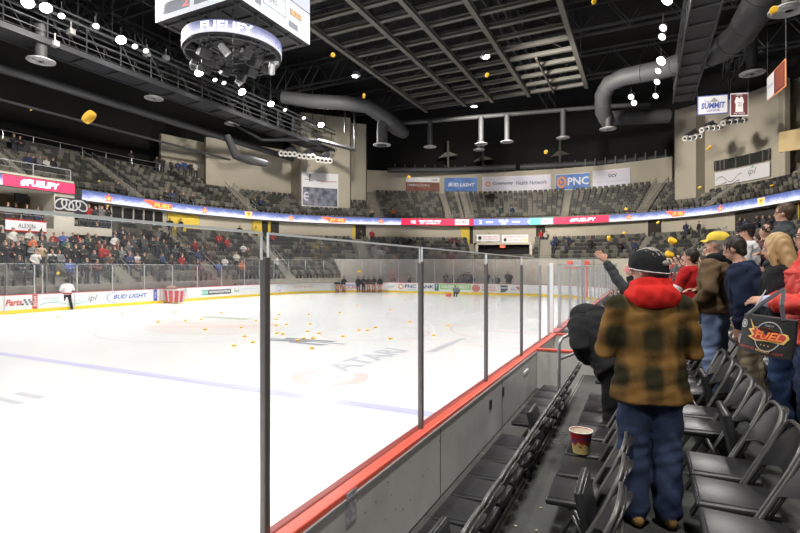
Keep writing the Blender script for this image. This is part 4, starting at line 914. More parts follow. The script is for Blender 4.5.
for k, (px, py) in enumerate(((631, 97), (634, 103))): lamp(px, py, 44, .28, 0, (-10, 30, 0), 'small twin spot lamp hanging left of the right catwalk, '+('left one', 'right one')[k])
# the rest of the rink's floodlight ring stands behind the viewer
for k, (x, y, tx) in enumerate(((-33, -2, -20), (1.2, 8, -12), (1.2, 17, -12), (1.2, -2, -12), (-10, -14, -8))):
    c = Vector((x, y, 18)); t = empty('floodlight', c, 'floodlight outside the view on the catwalk over the viewer, '+ORD[k], 'floodlight', 'floodlights on the catwalks')
    mb = MB(); mb.lathe((0, 0, 0), [(.05, .6), (.2, .5), (.36, 0)], 14); mb.build('housing', HOUS, t)
    l = bpy.data.lights.new('flood_beam', 'SPOT'); l.energy = PW; l.spot_size = math.radians(125); l.spot_blend = .8; l.shadow_soft_size = .6; l.color = (1, .97, .93)
    lo_ = bpy.data.objects.new('flood_beam', l); C.objects.link(lo_); lo_.parent = t; lo_.location = (0, 0, -.1); lo_.rotation_euler = (c-Vector((tx, y+6, 0))).to_track_quat('Z', 'Y').to_euler()
# small fittings along the left catwalk
for k, (px, py) in enumerate(((71, 32), (95, 27), (166, 58), (147, 54), (55, 44))):
    D = D_of(33.2, px); tag(MB().rbox(at(px, py, D), (.5, .35, .35), .05).rbox(at(px, py, D)+Vector((0, 0, .4)), (.08, .08, .6), .02).build('camera_box', POSTL), 'small pale box fitting on the left catwalk, '+ORD[k]+' of five', 'fitting', 'fittings on the left catwalk')
# ---- arcs of round speakers on the towers
def speaker_arc(label, pts, D):
    t = empty('speaker_cluster', (0, 0, 0), label, 'speaker cluster'); mbh = MB()
    a = at(pts[0][0], pts[0][1], D+.5); b = at(pts[-1][0], pts[-1][1], D+.5); top = at((pts[0][0]+pts[-1][0])/2+3, (pts[0][1]+pts[-1][1])/2-9, D+.7)
    mbh.add([a, b, top, a+Vector((0, .6, .5)), b+Vector((0, .6, .5)), top+Vector((0, .6, 0))], [(0, 1, 2), (3, 5, 4), (0, 3, 4, 1), (1, 4, 5, 2), (2, 5, 3, 0)]); mbh.build('bracket', STEEL, t)
    for px, py in pts:
        c = at(px, py, D); d = (Vector((-15, 25, 0))-c).normalized(); q = d.to_track_quat('Z', 'Y').to_matrix()
        mb = MB(); r = 2.6/F*D; mb.lathe(c, [(r*.45, -.3), (r*.5, .0), (r*.62, .08), (r*.95, .08), (r, 0), (r, -.3), (r*.45, -.3)], 16, rot=q); mb.build('speaker_ring', mat('speaker_white', (.62, .62, .60), .5), t, smooth=True)
        mb = MB(); mb.lathe(c-d*.05, [(0, 0), (r*.55, 0)], 12, rot=q); mb.build('speaker_cone', BLK, t)
speaker_arc('leftmost arc of four round speakers on the left tower', [(281, 153.5), (285.5, 154), (290, 154.3), (294.5, 154.5)], 55)
speaker_arc('middle arc of four round speakers on the left tower', [(299.5, 156), (304, 156.5), (308.5, 157), (313, 157)], 55)
speaker_arc('lowest arc of four round speakers on the left tower', [(318, 160), (322, 160.5), (326, 161), (330, 161)], 55)
speaker_arc('lower left arc of four round speakers on the right tower', [(685, 138.5), (690, 138.5), (695, 137), (700, 136)], 47)
speaker_arc('middle arc of round speakers on the right tower', [(702, 130), (707.5, 128.5), (713, 128), (718, 127.5)], 45)
speaker_arc('upper right arc of round speakers on the right tower', [(723.5, 123), (730, 122), (736, 121.5), (743, 120.5)], 43)
# ---- banners hanging from the roof
def flat_banner(label, p, q, h, m, edge, marks):      # p, q: top corners
    p = Vector(p); q = Vector(q); d = (q-p).normalized(); n = d.cross(Vector((0, 0, 1))).normalized()
    if n.dot(p-Vector((0, 0, EYE))) > 0: n = -n
    L = (q-p).length; t = empty('hanging_banner', (0, 0, 0), label, 'banner'); R = Matrix((d, n, Vector((0, 0, 1)))).transposed()
    mb = MB(); mb.box((p+q)/2+Vector((0, 0, -h/2)), (L, .04, h), R); mb.build('border', edge, t)
    mb = MB(); mb.box((p+q)/2+Vector((0, 0, -h/2)), (L*.93, .07, h*.90), R); mb.build('cloth', m, t)
    mb = MB(); mb.tube([p, p+Vector((0, 0, 4))], .02, 4); mb.tube([q, q+Vector((0, 0, 4))], .02, 4); mb.build('cord', STEEL, t)
    f = lambda a, b: p+d*(L*a)+Vector((0, 0, -h*(1-b)))+n*.045
    marks(t, f)
def mk1(t, f):
    put_text('lettering', 'SUMMIT', f, .12, .90, .30, .62, BLP, t, .1, .04); put_text('lettering', 'THE', f, .22, .36, .64, .74, BLP, t); put_text('lettering', 'LEAGUE', f, .30, .72, .14, .26, BLP, t, 0, .02); put_poly('peak', [[(.38, .64), (.54, .88), (.70, .64)]], f, GYP, t)
flat_banner('white hanging banner with blue border and blue lettering', at(697.3, 96.5, 40), at(728.3, 94, 39.5), 19/F*40, BW, BLP, mk1)
def mk2(t, f):
    f2 = lambda a, b: f(a, b)+Vector((0, -.03, 0)); put_poly('jersey_shape', [[(.28, .18), (.72, .18), (.70, .5), (.76, .62), (.68, .82), (.58, .84), (.5, .74), (.42, .84), (.32, .82), (.24, .62), (.30, .5)]], f, BW, t); put_text('lettering', '21', f2, .42, .60, .42, .60, MAR, t); put_text('lettering', 'RETIRED', f2, .2, .8, .08, .15, BW, t); put_text('lettering', 'LEGEND', f2, .3, .7, .88, .94, BW, t)
flat_banner('dark red banner with a white jersey shape, right of the blue bordered one', at(730.3, 93.6, 39.5), at(748.2, 92.6, 39), 23/F*39.5, MAR, BW, mk2)
def mk3(t, f): put_poly('white_half', [[(.02, .04), (.45, .04), (.45, .96), (.02, .96)]], f, BW, t); put_text('lettering', 'TEN', f, .08, .4, .45, .6, BLP, t); put_poly('inner_red', [[(.52, .15), (.94, .15), (.94, .88), (.52, .88)]], f, mat('print_rust', (.22, .05, .03), .7), t)
flat_banner('half white half dark red banner seen from the side at the upper right', at(767.5, 78, 31), at(786, 58, 25.5), 25/F*29, MAR, ORP, mk3)
# ================================================================ SCOREBOARD
sbd = empty('scoreboard', (0, 0, 0), 'square centre hung scoreboard with lit white panels', 'scoreboard')
u0, u1, v0, v1, z0, z1 = 17.8, 23.5, 17.4, 23.1, 15.55, 20.5
cx, cy = -(v0+v1)/2, (u0+u1)/2
mb = MB(); mb.box((cx, cy, (z0+z1)/2), (v1-v0, u1-u0, z1-z0)); mb.build('casing', mat('board_black', (.02, .02, .022), .5), sbd)
mb = MB()
for k in range(5): mb.box((cx, u0+.4+k*(u1-u0-.8)/4, z0-.05), (v1-v0-.4, .1, .12)); mb.box((-(v0+.4+k*(v1-v0-.8)/4), cy, z0-.05), (.1, u1-u0-.4, .12))
mb.build('under_frame', STEEL, sbd)
SBW = mat('screen_white', (.70, .72, .76), emit=.75); SBG = mat('screen_grey', (.30, .32, .36), emit=.5); AMB = mat('digit_amber', (1, .45, .05), emit=1.5); RDG = mat('digit_red', (.9, .2, .2), emit=1.2); VID = mat('screen_video', (.10, .12, .20), emit=0)
VIDM = screen_mat('video_picture', (.05, .07, .16), (.16, .20, .36), (.85, .88, 1), 2.2, 1.0)
fr = lambda a, b: Vector((-v0+.03, u0+(u1-u0)*a, z0+b))            # near side face
fl = lambda a, b: Vector((-v1+(v1-v0)*a, u0-.03, z0+b))            # left face
def face(f, n_):
    def q(a0, a1, b0, b1, m, off=0.):
        dlt = Vector((off, 0, 0)) if n_ == 'r' else Vector((0, -off, 0)); mb = MB(); mb.add([f(a0, b0)+dlt, f(a1, b0)+dlt, f(a1, b1)+dlt, f(a0, b1)+dlt], [(0, 1, 2, 3)], 0, [((a0*8, 0), (a1*8, 0), (a1*8, 1), (a0*8, 1))]); return mb.build('screen_panel', m, sbd, fix=False)
    return q
Q = face(fr, 'r'); Q(0, 1, 0, 1.75, SBW); Q(0, 1, 1.8, 4.9, VIDM); Q(.02, .14, .45, 1.5, SBG, .02); Q(.30, .62, .55, 1.45, SBG, .02); Q(.31, .61, .6, 1.4, SBW, .03); Q(.2, .28, .3, 1.5, SBG, .02); Q(.68, .86, .95, 1.3, SBG, .02); Q(.66, .8, .25, .6, SBG, .02)
fr2 = lambda a, b: fr(a, b)+Vector((.05, 0, 0)); fl2 = lambda a, b: fl(a, b)+Vector((0, -.05, 0))
put_text('lettering', 'NELSON', fr2, .69, .85, 1.0, 1.26, AMB, sbd); put_text('lettering', '88', fr2, .05, .12, .8, 1.2, AMB, sbd); put_text('lettering', 'FUEL', fr2, .34, .5, .85, 1.15, GYP, sbd)
Q = face(fl, 'l'); Q(0, 1, 0, 1.75, SBW); Q(0, 1, 1.8, 4.9, VIDM); Q(.05, .45, .25, .85, SBG, .02); Q(.5, .95, .25, .85, SBG, .02)
put_text('lettering', 'FRI', fl2, .32, .46, 1.0, 1.4, AMB, sbd); put_text('lettering', '04', fl2, .62, .76, 1.0, 1.4, AMB, sbd); put_text('lettering', '2', fl2, .36, .44, .35, .75, RDG, sbd); put_text('lettering', '3', fl2, .74, .80, .35, .75, RDG, sbd); put_text('lettering', '8', fl2, .08, .16, .35, .75, GYP, sbd)
# ring screen under the scoreboard
rg = empty('ring_screen', (0, 0, 0), 'round lit ring screen hanging below the scoreboard', 'led screen')
rc = at(233, 56, 26.3); R0 = 2.5
def ringf(off=0.): return lambda a, z: Vector((rc.x+(R0+off)*math.cos(a), rc.y+(R0+off)*math.sin(a), rc.z+z))
mb = MB(); mb.lathe(rc, [(R0, .05), (R0, .75), (R0-.12, .75), (R0-.12, .05), (R0, .05)], 48); mb.build('housing', BLK, rg, smooth=False)
NR = screen_mat('ring_cloud', (.20, .22, .42), (.48, .50, .75), (.88, .88, 1.0), 1., 1.0)
mb = MB(); n = 64; f = ringf(.02)
for k in range(n):
    a0, a1 = 2*PI*k/n, 2*PI*(k+1)/n; mb.add([f(a0, .1), f(a1, .1), f(a1, .7), f(a0, .7)], [(0, 1, 2, 3)], 0, [((a0*2.5, 0), (a1*2.5, 0), (a1*2.5, 1), (a0*2.5, 1))])
mb.build('screen_panel', NR, rg, fix=False)
ca = math.atan2(-rc.y, -rc.x); f = ringf(.06); put_text('lettering', 'FUELIFY', lambda a, b: f(ca-.62+a*1.0, .18+b*.44), 0, 1, 0, 1, LWH, rg, 0, .03)
put_text('lettering', 'FUEL', lambda a, b: f(ca+.95+a*.35, .18+b*.44), 0, 1, 0, 1, mat('led_slate', (.15, .15, .4), emit=.6), rg)
mb = MB()
for r_ in (R0-.1, R0-1.0, R0-1.8): mb.tube([(rc.x+r_*math.cos(2*PI*k/28), rc.y+r_*math.sin(2*PI*k/28), rc.z-.1) for k in range(28)], .05, 5, closed=True)
for k in range(8):
    a = PI*k/4; mb.tube([(rc.x+.3*math.cos(a), rc.y+.3*math.sin(a), rc.z-.1), (rc.x+R0*math.cos(a), rc.y+R0*math.sin(a), rc.z+.1)], .05, 5); mb.tube([(rc.x+1.6*math.cos(a), rc.y+1.6*math.sin(a), rc.z), (rc.x+1.6*math.cos(a), rc.y+1.6*math.sin(a), z0)], .04, 5)
mb.build('frame', STEEL, rg)
for k in range(10):
    a = 2*PI*k/10+.2; r_ = 1.75 if k % 2 else 1.2; c = Vector((rc.x+r_*math.cos(a), rc.y+r_*math.sin(a), rc.z-.45))
    mb = MB(); mb.rbox(c, (.62, .42, .5), .06, rot=(.5*math.sin(a), .4*math.cos(a), a)); mb.rbox(c+Vector((0, 0, .3)), (.06, .06, .5), .01); mb.build('loudspeaker', mat('speaker_dark', (.022, .022, .025), .5), rg)
for k in range(4):
    a = 2*PI*k/4+.6; c = Vector((rc.x+2.0*math.cos(a), rc.y+2.0*math.sin(a), rc.z-.6)); mb = MB(); mb.lathe(c, [(.05, .4), (.16, .35), (.2, -.2), (.14, -.25)], 12, rot=(.7, .2, a)); mb.build('spot_lamp', POSTL, rg, smooth=True)
# ================================================================ PEOPLE
def fuse(mb, mats, vox, smooth=3, name='body'):
    me0 = mb.mesh('raw', mats); bm = bmesh.new(); bm.from_mesh(me0); bmesh.ops.recalc_face_normals(bm, faces=bm.faces); bm.to_mesh(me0)
    bmesh.ops.triangulate(bm, faces=bm.faces); bm.faces.ensure_lookup_table(); bv = BVHTree.FromBMesh(bm); tags = [f.material_index for f in bm.faces]; bm.free()
    ob = bpy.data.objects.new('raw', me0)
    m = ob.modifiers.new('r', 'REMESH'); m.mode = 'VOXEL'; m.voxel_size = vox; m.use_smooth_shade = True
    if smooth: s = ob.modifiers.new('s', 'SMOOTH'); s.factor = .5; s.iterations = smooth
    me = eval_mesh(ob); me.name = name
    bpy.data.objects.remove(ob); bpy.data.meshes.remove(me0)
    me.materials.clear()
    for x in mats: me.materials.append(x)
    mi = []
    for p in me.polygons:
        h = bv.find_nearest(p.center); mi.append(tags[h[2]] if h[2] is not None else 0)
    me.polygons.foreach_set('material_index', mi); me.polygons.foreach_set('use_smooth', [True]*len(mi)); me.update()
    return me
def push(me, f, only=None):                   # moves vertices along their normals by f(coordinates)
    n = len(me.vertices); co = np.empty(n*3); me.vertices.foreach_get('co', co); co = co.reshape(-1, 3); no = np.array([tuple(v.vector) for v in me.vertex_normals]); w = f(co)
    if only is not None: m = np.zeros(n); m[list(only)] = 1; w = w*m
    me.vertices.foreach_set('co', (co+no*w[:, None]).ravel()); me.update()
def join_raw(me, mb, mats):                   # adds unfused geometry (fingers, eyes) to a mesh
    b = bmesh.new(); b.from_mesh(me); vs = [b.verts.new(v) for v in mb.v]
    for f, m in zip(mb.f, mb.m):
        try: g = b.faces.new([vs[i] for i in f]); g.material_index = m; g.smooth = True
        except ValueError: pass
    b.to_mesh(me); b.free(); me.update()
def hand(mb, w, d, up, mi, sgn, k=1., curl=.35, fist=False):    # w wrist, d direction of the hand, up = back of the hand
    d = d.normalized(); s = d.cross(up).normalized(); up = s.cross(d).normalized(); A = w
    mb.loft([A, A+d*.04*k, A+d*.085*k], [(.024*k, .018*k), (.040*k, .016*k), (.038*k, .014*k)], side=s, n=10, mi=mi)
    for i, (x, L) in enumerate(((-.030, .068), (-.010, .078), (.010, .073), (.029, .056))):
        p = A+d*.082*k+s*x*k; c = 1.3 if fist else curl
        d1 = (d*math.cos(c*.6)-up*math.sin(c*.6)+s*x*2.2).normalized(); d2 = (d*math.cos(c*1.6)-up*math.sin(c*1.6)+s*x*2).normalized()
        mb.loft([p, p+d1*L*.5*k, p+d1*L*.5*k+d2*L*.5*k], [.0095*k, .009*k, .0075*k], n=6, mi=mi)
    t = A+d*.03*k-s*sgn*.032*k; td = (d*.6-s*sgn*.65-up*.35).normalized()
    mb.loft([t, t+td*.035*k, t+td*.035*k+(d*.9-up*.4).normalized()*.03*k], [.013*k, .011*k, .009*k], n=7, mi=mi)
ARMS = {  # elbow, wrist, hand direction for the right arm (x mirrored for the left)
 'down': ((.27, -.03, 1.13), (.27, .06, .88), (0, .2, -1)),
 'front': ((.29, -.02, 1.15), (.13, .22, 1.12), (-.8, .55, .1)),
 'chest': ((.27, .02, 1.17), (.07, .21, 1.30), (-.7, .3, .5)),
 'pocket': ((.30, -.05, 1.14), (.22, .13, .98), (-.3, .4, -.8)),
 'raise': ((.30, .16, 1.58), (.30, .30, 1.84), (0, .35, 1)),
 'reach': ((.24, .22, 1.36), (.20, .46, 1.50), (0, .8, .6)),
 'hidden': ((.24, .10, 1.18), (.12, .24, 1.15), (-.8, .5, .1)),
}
def person_raw(sp):
    H = sp.get('H', 1.75); k = H/1.75; bulk = sp.get('bulk', 1.); mb = MB(); raw = MB()
    TOP, LEG, SKN, SHO, HAIR = 0, 1, 2, 3, 4
    lean = sp.get('lean', 0.); slean = sp.get('slean', 0.); hipz = .93
    Rl = Matrix.Rotation(-lean, 3, 'X') @ Matrix.Rotation(slean, 3, 'Y')
    def T(p):                                   # torso transform
        p = Vector(p); q = p-Vector((0, 0, hipz))
        return ((Rl @ q)+Vector((0, 0, hipz)))*k
    def G(p): return Vector(p)*k
    Rh = Rl @ Matrix.Rotation(sp.get('turn', 0), 3, 'Z') @ Matrix.Rotation(-sp.get('nod', 0), 3, 'X') @ Matrix.Rotation(sp.get('tilt', 0), 3, 'Y')
    def Hd(p):                                  # head transform about the neck
        q = Rh @ (Vector(p)-Vector((0, 0, 1.50))); return T((0, sp.get('chin', 0), 1.50))+q*k
    st = sp.get('stance', .0); seated = sp.get('seated')
    for s in (-1, 1):
        if seated: P = [(s*.09, .0, .50), (s*.12, .40, .52), (s*.12, .42, .10)]
        else: P = [(s*.095, 0, .90), (s*(.105+st*.4), .015, .50), (s*(.11+st), -.02, .09)]
        w = sp.get('legw', 1.)
        A_, K_, F_ = [Vector(p) for p in P]
        if seated: A_, K_, F_ = A_+Vector((0, 0, .0)), K_, F_
        mb.loft([G(A_), G(A_.lerp(K_, .5)), G(K_), G(K_.lerp(F_, .35)), G(F_)], [(.105*k, .105*k), (.092*k*(.6+.4*w), .092*k*(.6+.4*w)), (.074*k*w, .078*k*w), (.074*k*w, .078*k*w), (.066*k*w, .078*k*w)], n=14, mi=LEG)
        f = Vector((F_.x, F_.y, 0)); toe = Vector((s*.25, 1, 0)).normalized()
        mb.loft([G(f+Vector((0, -.07, .045))), G(f+toe*.03+Vector((0, 0, .05))), G(f+toe*.12+Vector((0, 0, .04))), G(f+toe*.19+Vector((0, 0, .03)))], [(.038*k, .042*k), (.045*k, .048*k), (.050*k, .038*k), (.040*k, .026*k)], n=12, mi=SHO)
    hz = hipz if not seated else .50
    if seated:
        off = -.43
        T0 = T; T = lambda p: T0(p)+Vector((0, 0, off*k)); Hd0 = Hd; 
        def Hd(p): q = Rh @ (Vector(p)-Vector((0, 0, 1.50))); return T((0, sp.get('chin', 0), 1.50))+q*k
    mb.loft([T((0, 0, .84)), T((0, -.01, .95)), T((0, 0, 1.02))], [(.165*k, .115*k), (.175*k, .125*k), (.16*k, .11*k)], n=16, mi=LEG)
    hem = sp.get('hem', .88); b = bulk
    fl_ = sp.get('flare', 1.); rings = [((0, .0, hem), .195*b*fl_, .140*b*fl_), ((0, .0, hem+.06), .193*b*fl_, .142*b*fl_), ((0, .0, 1.08), .178*b, .130*b), ((0, .0, 1.24), .190*b, .138*b), ((0, -.005, 1.36), .190*b, .130*b), ((0, -.01, 1.43), .155*b, .105*b), ((0, -.005, 1.485), .085*b, .082*b)]
    mb.loft([T(r[0]) for r in rings], [(r[1]*k, r[2]*k) for r in rings], n=20, mi=TOP, side=Rl @ Vector((1, 0, 0)), round_=False)
    if sp.get('collar'): mb.loft([T((0, 0, 1.44)), T((0, 0, 1.53))], [(.085*k*b, .085*k*b), (.078*k, .085*k)], n=14, mi=TOP, round_=False)
    for s, a in ((1, sp.get('r', 'down')), (-1, sp.get('l', 'down'))):
        if a is None: continue
        e, w, hd = ARMS[a] if isinstance(a, str) else a
        sh = Vector((s*.178*(.5+.5*b), -.005, 1.385)); up_ = a in ('raise',) if isinstance(a, str) else False
        E_ = Vector((e[0]*s*(.5+.5*b), e[1], e[2])); W_ = Vector((w[0]*s, w[1], w[2])); HD = (Rl @ Vector((hd[0]*s, hd[1], hd[2]))).normalized()
        mb.loft([T(sh), T(sh.lerp(E_, .5)), T(E_), T(E_.lerp(W_, .5)), T(W_)], [.080*k*b, .070*k*b, .061*k*b, .056*k*b, .046*k*(.5+.5*b)], n=12, mi=TOP)
        wt = T(W_)
        if sp.get('hands', True):
            mb.loft([wt-HD*.03*k, wt+HD*.03*k], [.028*k, .026*k], n=8, mi=SKN)
            if sp.get('fingers', True): hand(raw, wt+HD*.03*k, HD, Rl @ Vector((s*.7, -.3, .6)), SKN, s, k, curl=sp.get('curl', .45), fist=False)
            else: mb.loft([wt+HD*.02*k, wt+HD*.07*k, wt+HD*.13*k], [(.03*k, .025*k), (.045*k, .028*k), (.03*k, .02*k)], n=8, mi=SKN)
    mb.loft([T((0, -.01, 1.42)), T((0, .0, 1.50)), Hd((0, .0, 1.57))], [.058*k, .055*k, .055*k], n=12, mi=SKN)
    rot = Rh
    mb.ell(Hd((0, -.005, 1.655)), (.077*k, .094*k, .10*k), 18, 12, SKN, rot)
    mb.ell(Hd((0, .028, 1.59)), (.058*k, .066*k, .070*k), 16, 10, SKN, rot)
    mb.loft([Hd((0, .082, 1.655)), Hd((0, .104, 1.617)), Hd((0, .082, 1.607))], [.011*k, .015*k, .013*k], n=8, mi=SKN)
    if sp.get('fingers', True):
        for s in (-1, 1):
            mb.ell(Hd((s*.078, -.008, 1.625)), (.012*k, .020*k, .032*k), 10, 7, SKN, rot)
            raw.ell(Hd((s*.032, .083, 1.640)), (.014*k, .008*k, .008*k), 10, 7, 5, rot); raw.ell(Hd((s*.032, .0885, 1.640)), (.006*k, .004*k, .006*k), 8, 6, 6, rot)
            raw.ell(Hd((s*.034, .087, 1.662)), (.020*k, .008*k, .004*k), 8, 5, 4, rot)
        raw.ell(Hd((0, .092, 1.575)), (.022*k, .007*k, .006*k), 10, 6, 7, rot)
    return mb, raw, Hd, T, rot, k
EYEW = mat('eye_white', (.7, .7, .68), .3); EYED = mat('eye_dark', (.03, .02, .015), .2); LIP = mat('lip', (.38, .12, .10), .5)
def person(label, loc, rz, sp, top, leg, shoe, hairm=None, vox=.013, extra=None, skin=SKIN):
    mb, raw, Hd, T, rot, k = person_raw(sp); mats = [top, leg, skin, shoe, hairm or EYED, EYEW, EYED, LIP]
    me = fuse(mb, mats, vox, 3); join_raw(me, raw, mats)
    # cloth folds: gentle pushes along the normals where cloth is
    cl = set(); 
    for p in me.polygons:
        if p.material_index in (0, 1): cl.update(p.vertices)
    push(me, lambda c: sp.get('fold', .006)*(np.sin(c[:, 2]*31+c[:, 0]*17+3*np.sin(c[:, 0]*9+c[:, 1]*11))+.6*np.sin(c[:, 2]*57-c[:, 0]*23+c[:, 1]*19+2*np.sin(c[:, 2]*13))), cl)
    me.update()
    t = empty('person', loc, label, 'person', None, rz); put('body', me, t)
    if hairm and sp.get('hair', 'short'):
        h = MB(); kind = sp.get('hair', 'short')
        h.ell(Hd((0, -.022, 1.668)), (.088*k, .100*k, .108*k), 20, 14, 0, rot)
        if kind == 'short': h.loft([Hd((0, -.045, 1.66)), Hd((0, -.055, 1.575))], [(.078*k, .055*k), (.062*k, .04*k)], n=14)
        if kind == 'long':
            h.loft([Hd((0, -.03, 1.68)), Hd((0, -.06, 1.56)), Hd((0, -.075, 1.45)), Hd((.0, -.085, 1.36))], [(.095*k, .085*k), (.105*k, .07*k), (.115*k, .06*k), (.08*k, .035*k)], n=16, side=rot @ Vector((1, 0, 0)))
            for s in (-1, 1): h.loft([Hd((s*.075, .02, 1.68)), Hd((s*.088, .03, 1.58)), Hd((s*.085, .02, 1.47))], [.022*k, .03*k, .018*k], n=8)
        m2 = fuse(h, [hairm], .012, 2, 'hair')
        push(m2, lambda c: .004*np.sin(c[:, 0]*160+c[:, 1]*140+c[:, 2]*25))
        put('hair', m2, t)
    if extra: extra(t, Hd, T, rot, k)
    return t
def cap(colm, brimm, back=False, accent=None, drop=0.):
    def f(t, Hd, T, rot, k):
        mb = MB(); prof = [(1.0, 0), (1.0, .25), (.93, .55), (.72, .82), (.4, .97), (.05, 1.0)]
        vs = []; n = 24
        for r, z in prof:
            for i in range(n):
                w = 2*PI*i/n; vs.append(Hd(((.093+drop*.1)*r*math.cos(w), -.012+(.112+drop*.12)*r*math.sin(w), 1.672+.098*z-drop*(1-z)*(.55-.45*math.sin(w)))))
        fs = [(j*n+i, j*n+(i+1) % n, (j+1)*n+(i+1) % n, (j+1)*n+i) for j in range(len(prof)-1) for i in range(n)]
        fs += [tuple(range(n))[::-1], tuple((len(prof)-1)*n+i for i in range(n))]
        mb.add(vs, fs); o = mb.build('cap', colm, t, smooth=True)
        mb = MB(); vs = []; sgn = -1 if back else 1
        for lay in (0, 1):
            for j in range(5):
                for i in range(9):
                    a = -1+2*i/8; b = j/4
                    vs.append(Hd((a*.080*(1-.25*b*b), -.012+sgn*(.085*math.sqrt(max(0, 1-a*a*.55))+.085*b*math.sqrt(max(.0, 1-a*a*.7))), 1.682-.016*a*a-.02*b+lay*.006-drop*.12)))
        fs = []
        for j in range(4):
            for i in range(8):
                q = j*9+i; fs += [(q, q+1, q+10, q+9), (45+q, 45+q+9, 45+q+10, 45+q+1)]
        bd = list(range(9))+[9*j+8 for j in range(1, 5)]+[36+i for i in range(7, -1, -1)]+[9*j for j in range(3, 0, -1)]
        for i in range(len(bd)): a, b = bd[i], bd[(i+1) % len(bd)]; fs.append((a, b, 45+b, 45+a))
        mb.add(vs, fs); mb.build('cap_brim', brimm, o, smooth=True)
        mb = MB(); mb.ell(Hd((0, -.012, 1.772)), (.008, .008, .005), 8, 5); mb.build('cap_button', accent or colm, o)
        if accent:
            mb = MB(); mb.tube([Hd(((.0935+drop*.1)*math.cos(w), -.012+(.1125+drop*.12)*math.sin(w), 1.674-drop*(.55-.45*math.sin(w)))) for w in [PI*2*i/30 for i in range(30)]], .003, 4, closed=True)
            for a_ in (.35, -.35): mb.tube([Hd(((.095+drop*.1)*math.cos(b_)*math.sin(a_), -.012+(.115+drop*.12)*math.cos(b_)*math.cos(a_), 1.674+.101*math.sin(b_))) for b_ in (.1, .4, .8, 1.2, 1.5)], .003, 4)
            mb.build('cap_piping', accent, o, smooth=True)
            mb = MB(); mb.ell(Hd((0, -.128, 1.655)), (.036, .018, .020), 14, 8, 0, rot); mb.build('cap_opening', HGR, o, smooth=True)
    return f
def chain(*fs):
    def f(*a):
        for g in fs: g(*a)
    return f
def at_floor(px, D, z): 
    p = at(px, 268, D); p.z = z; return p
FACE_RINK = PI/2
cloth = lambda n, c, **k: mat(n, c, .9, spec=.2, bump=.35, bscale=14, var=.18, vscale=4, **k)
JEANS = cloth('jeans', (.032, .047, .095)); JEANSL = cloth('jeans_light', (.16, .22, .36)); JEANSB = cloth('jeans_mid', (.04, .07, .155)); KHAKI = cloth('khaki', (.24, .20, .135)); BROWN = cloth('brown_canvas', (.125, .082, .045)); NAVYC = cloth('navy_cloth', (.013, .02, .046))
BLKC = cloth('black_cloth', (.014, .014, .016)); REDC = cloth('red_fleece', (.50, .018, .014)); REDP2 = mat('red_puffer', (.52, .030, .018), .6, bump=.3, bscale=9); CHARC = cloth('charcoal_cloth', (.05, .055, .06)); WHC = cloth('white_jersey', (.62, .60, .60)); REDJ = cloth('red_jersey', (.36, .012, .014))
SHOET = mat('tan_shoe', (.34, .19, .06), .7); SHOEB = mat('dark_shoe', (.03, .03, .03), .6)
HDK = mat('hair_dark', (.022, .015, .010), .6); HBR = mat('hair_brown', (.07, .04, .022), .6); HBL = mat('hair_blonde', (.42, .28, .13), .55); HGR = mat('hair_grey', (.28, .25, .22), .7)
PLAID = plaid_mat('plaid_wool')
# -- the man in the plaid jacket, seen from behind
def plaid_extra(t, Hd, T, rot, k):
    mb = MB()                                          # red hood lying over the shoulders
    mb.loft([T((-.135, -.01, 1.475)), T((-.10, -.105, 1.465)), T((0, -.135, 1.46)), T((.10, -.105, 1.465)), T((.135, -.01, 1.475))], [(.045, .030), (.07, .055), (.08, .065), (.07, .055), (.045, .03)], side=Vector((0, 0, 1)), n=16)
    mb.loft([T((-.10, .0, 1.52)), T((-.085, -.07, 1.53)), T((0, -.10, 1.53)), T((.085, -.07, 1.53)), T((.10, .0, 1.52))], [(.05, .028), (.055, .035), (.06, .04), (.055, .035), (.05, .028)], side=Vector((0, 0, 1)), n=16)
    mb.loft([T((-.08, .03, 1.47)), T((0, .07, 1.46)), T((.08, .03, 1.47))], [(.05, .03)]*3, side=Vector((0, 0, 1)), n=12)
    me = fuse(mb, [REDC], .011, 4, 'hood')
    push(me, lambda c: .003*(np.sin(c[:, 0]*44+c[:, 2]*60)+.6*np.sin(c[:, 0]*90-c[:, 2]*40)))
    put('hood', me, t)
arm_f = ((.255, .03, 1.10), (.12, .24, 1.14), (-.8, .5, .1))
p = at_floor(650, 3.30, FL[3])
person('person in brown plaid jacket, red hood and black cap standing between the chair rows', p, .30, dict(H=1.80, bulk=1.12, hem=.79, l=arm_f, r=arm_f, turn=.75, nod=.15, flare=1.13, stance=-.012, legw=1.30, hair='short', fold=.0045, collar=True), PLAID, JEANS, SHOET, HGR, .012,
       chain(cap(BLKC, mat('brim_pink', (.55, .10, .11), .6), accent=mat('piping_white', (.7, .7, .7), .5), drop=.085), plaid_extra))
# -- black jacket leaning down in the second row
def red_trim(t, Hd, T, rot, k):
    mb = MB(); mb.tube([T((.17, .02, .92)), T((.185, .0, 1.05)), T((.19, -.02, 1.15))], .006, 5); mb.build('trim', REDC, t)
def black_hood(t, Hd, T, rot, k):
    mb = MB(); mb.ell(Hd((0, -.01, 1.64)), (.115, .13, .14), 18, 12, 0, rot); mb.loft([T((0, -.02, 1.36)), T((0, -.03, 1.46)), Hd((0, -.02, 1.60))], [(.17, .13), (.14, .13), (.125, .13)], n=16)
    me = fuse(mb, [BLKC], .014, 3, 'hood'); put('hood', me, t)
p = at_floor(621, 4.85, FL[2])
person('person in black jacket bent over beside the plaid jacket, head hidden', p, .80, dict(H=1.86, bulk=1.45, lean=.72, hem=.86, l='front', r='front', nod=1.0, chin=.02, hair='short', fold=.004), BLKC, BLKC, SHOEB, HDK, .014, chain(red_trim, black_hood))
p = at_floor(641, 6.5, FL[2])
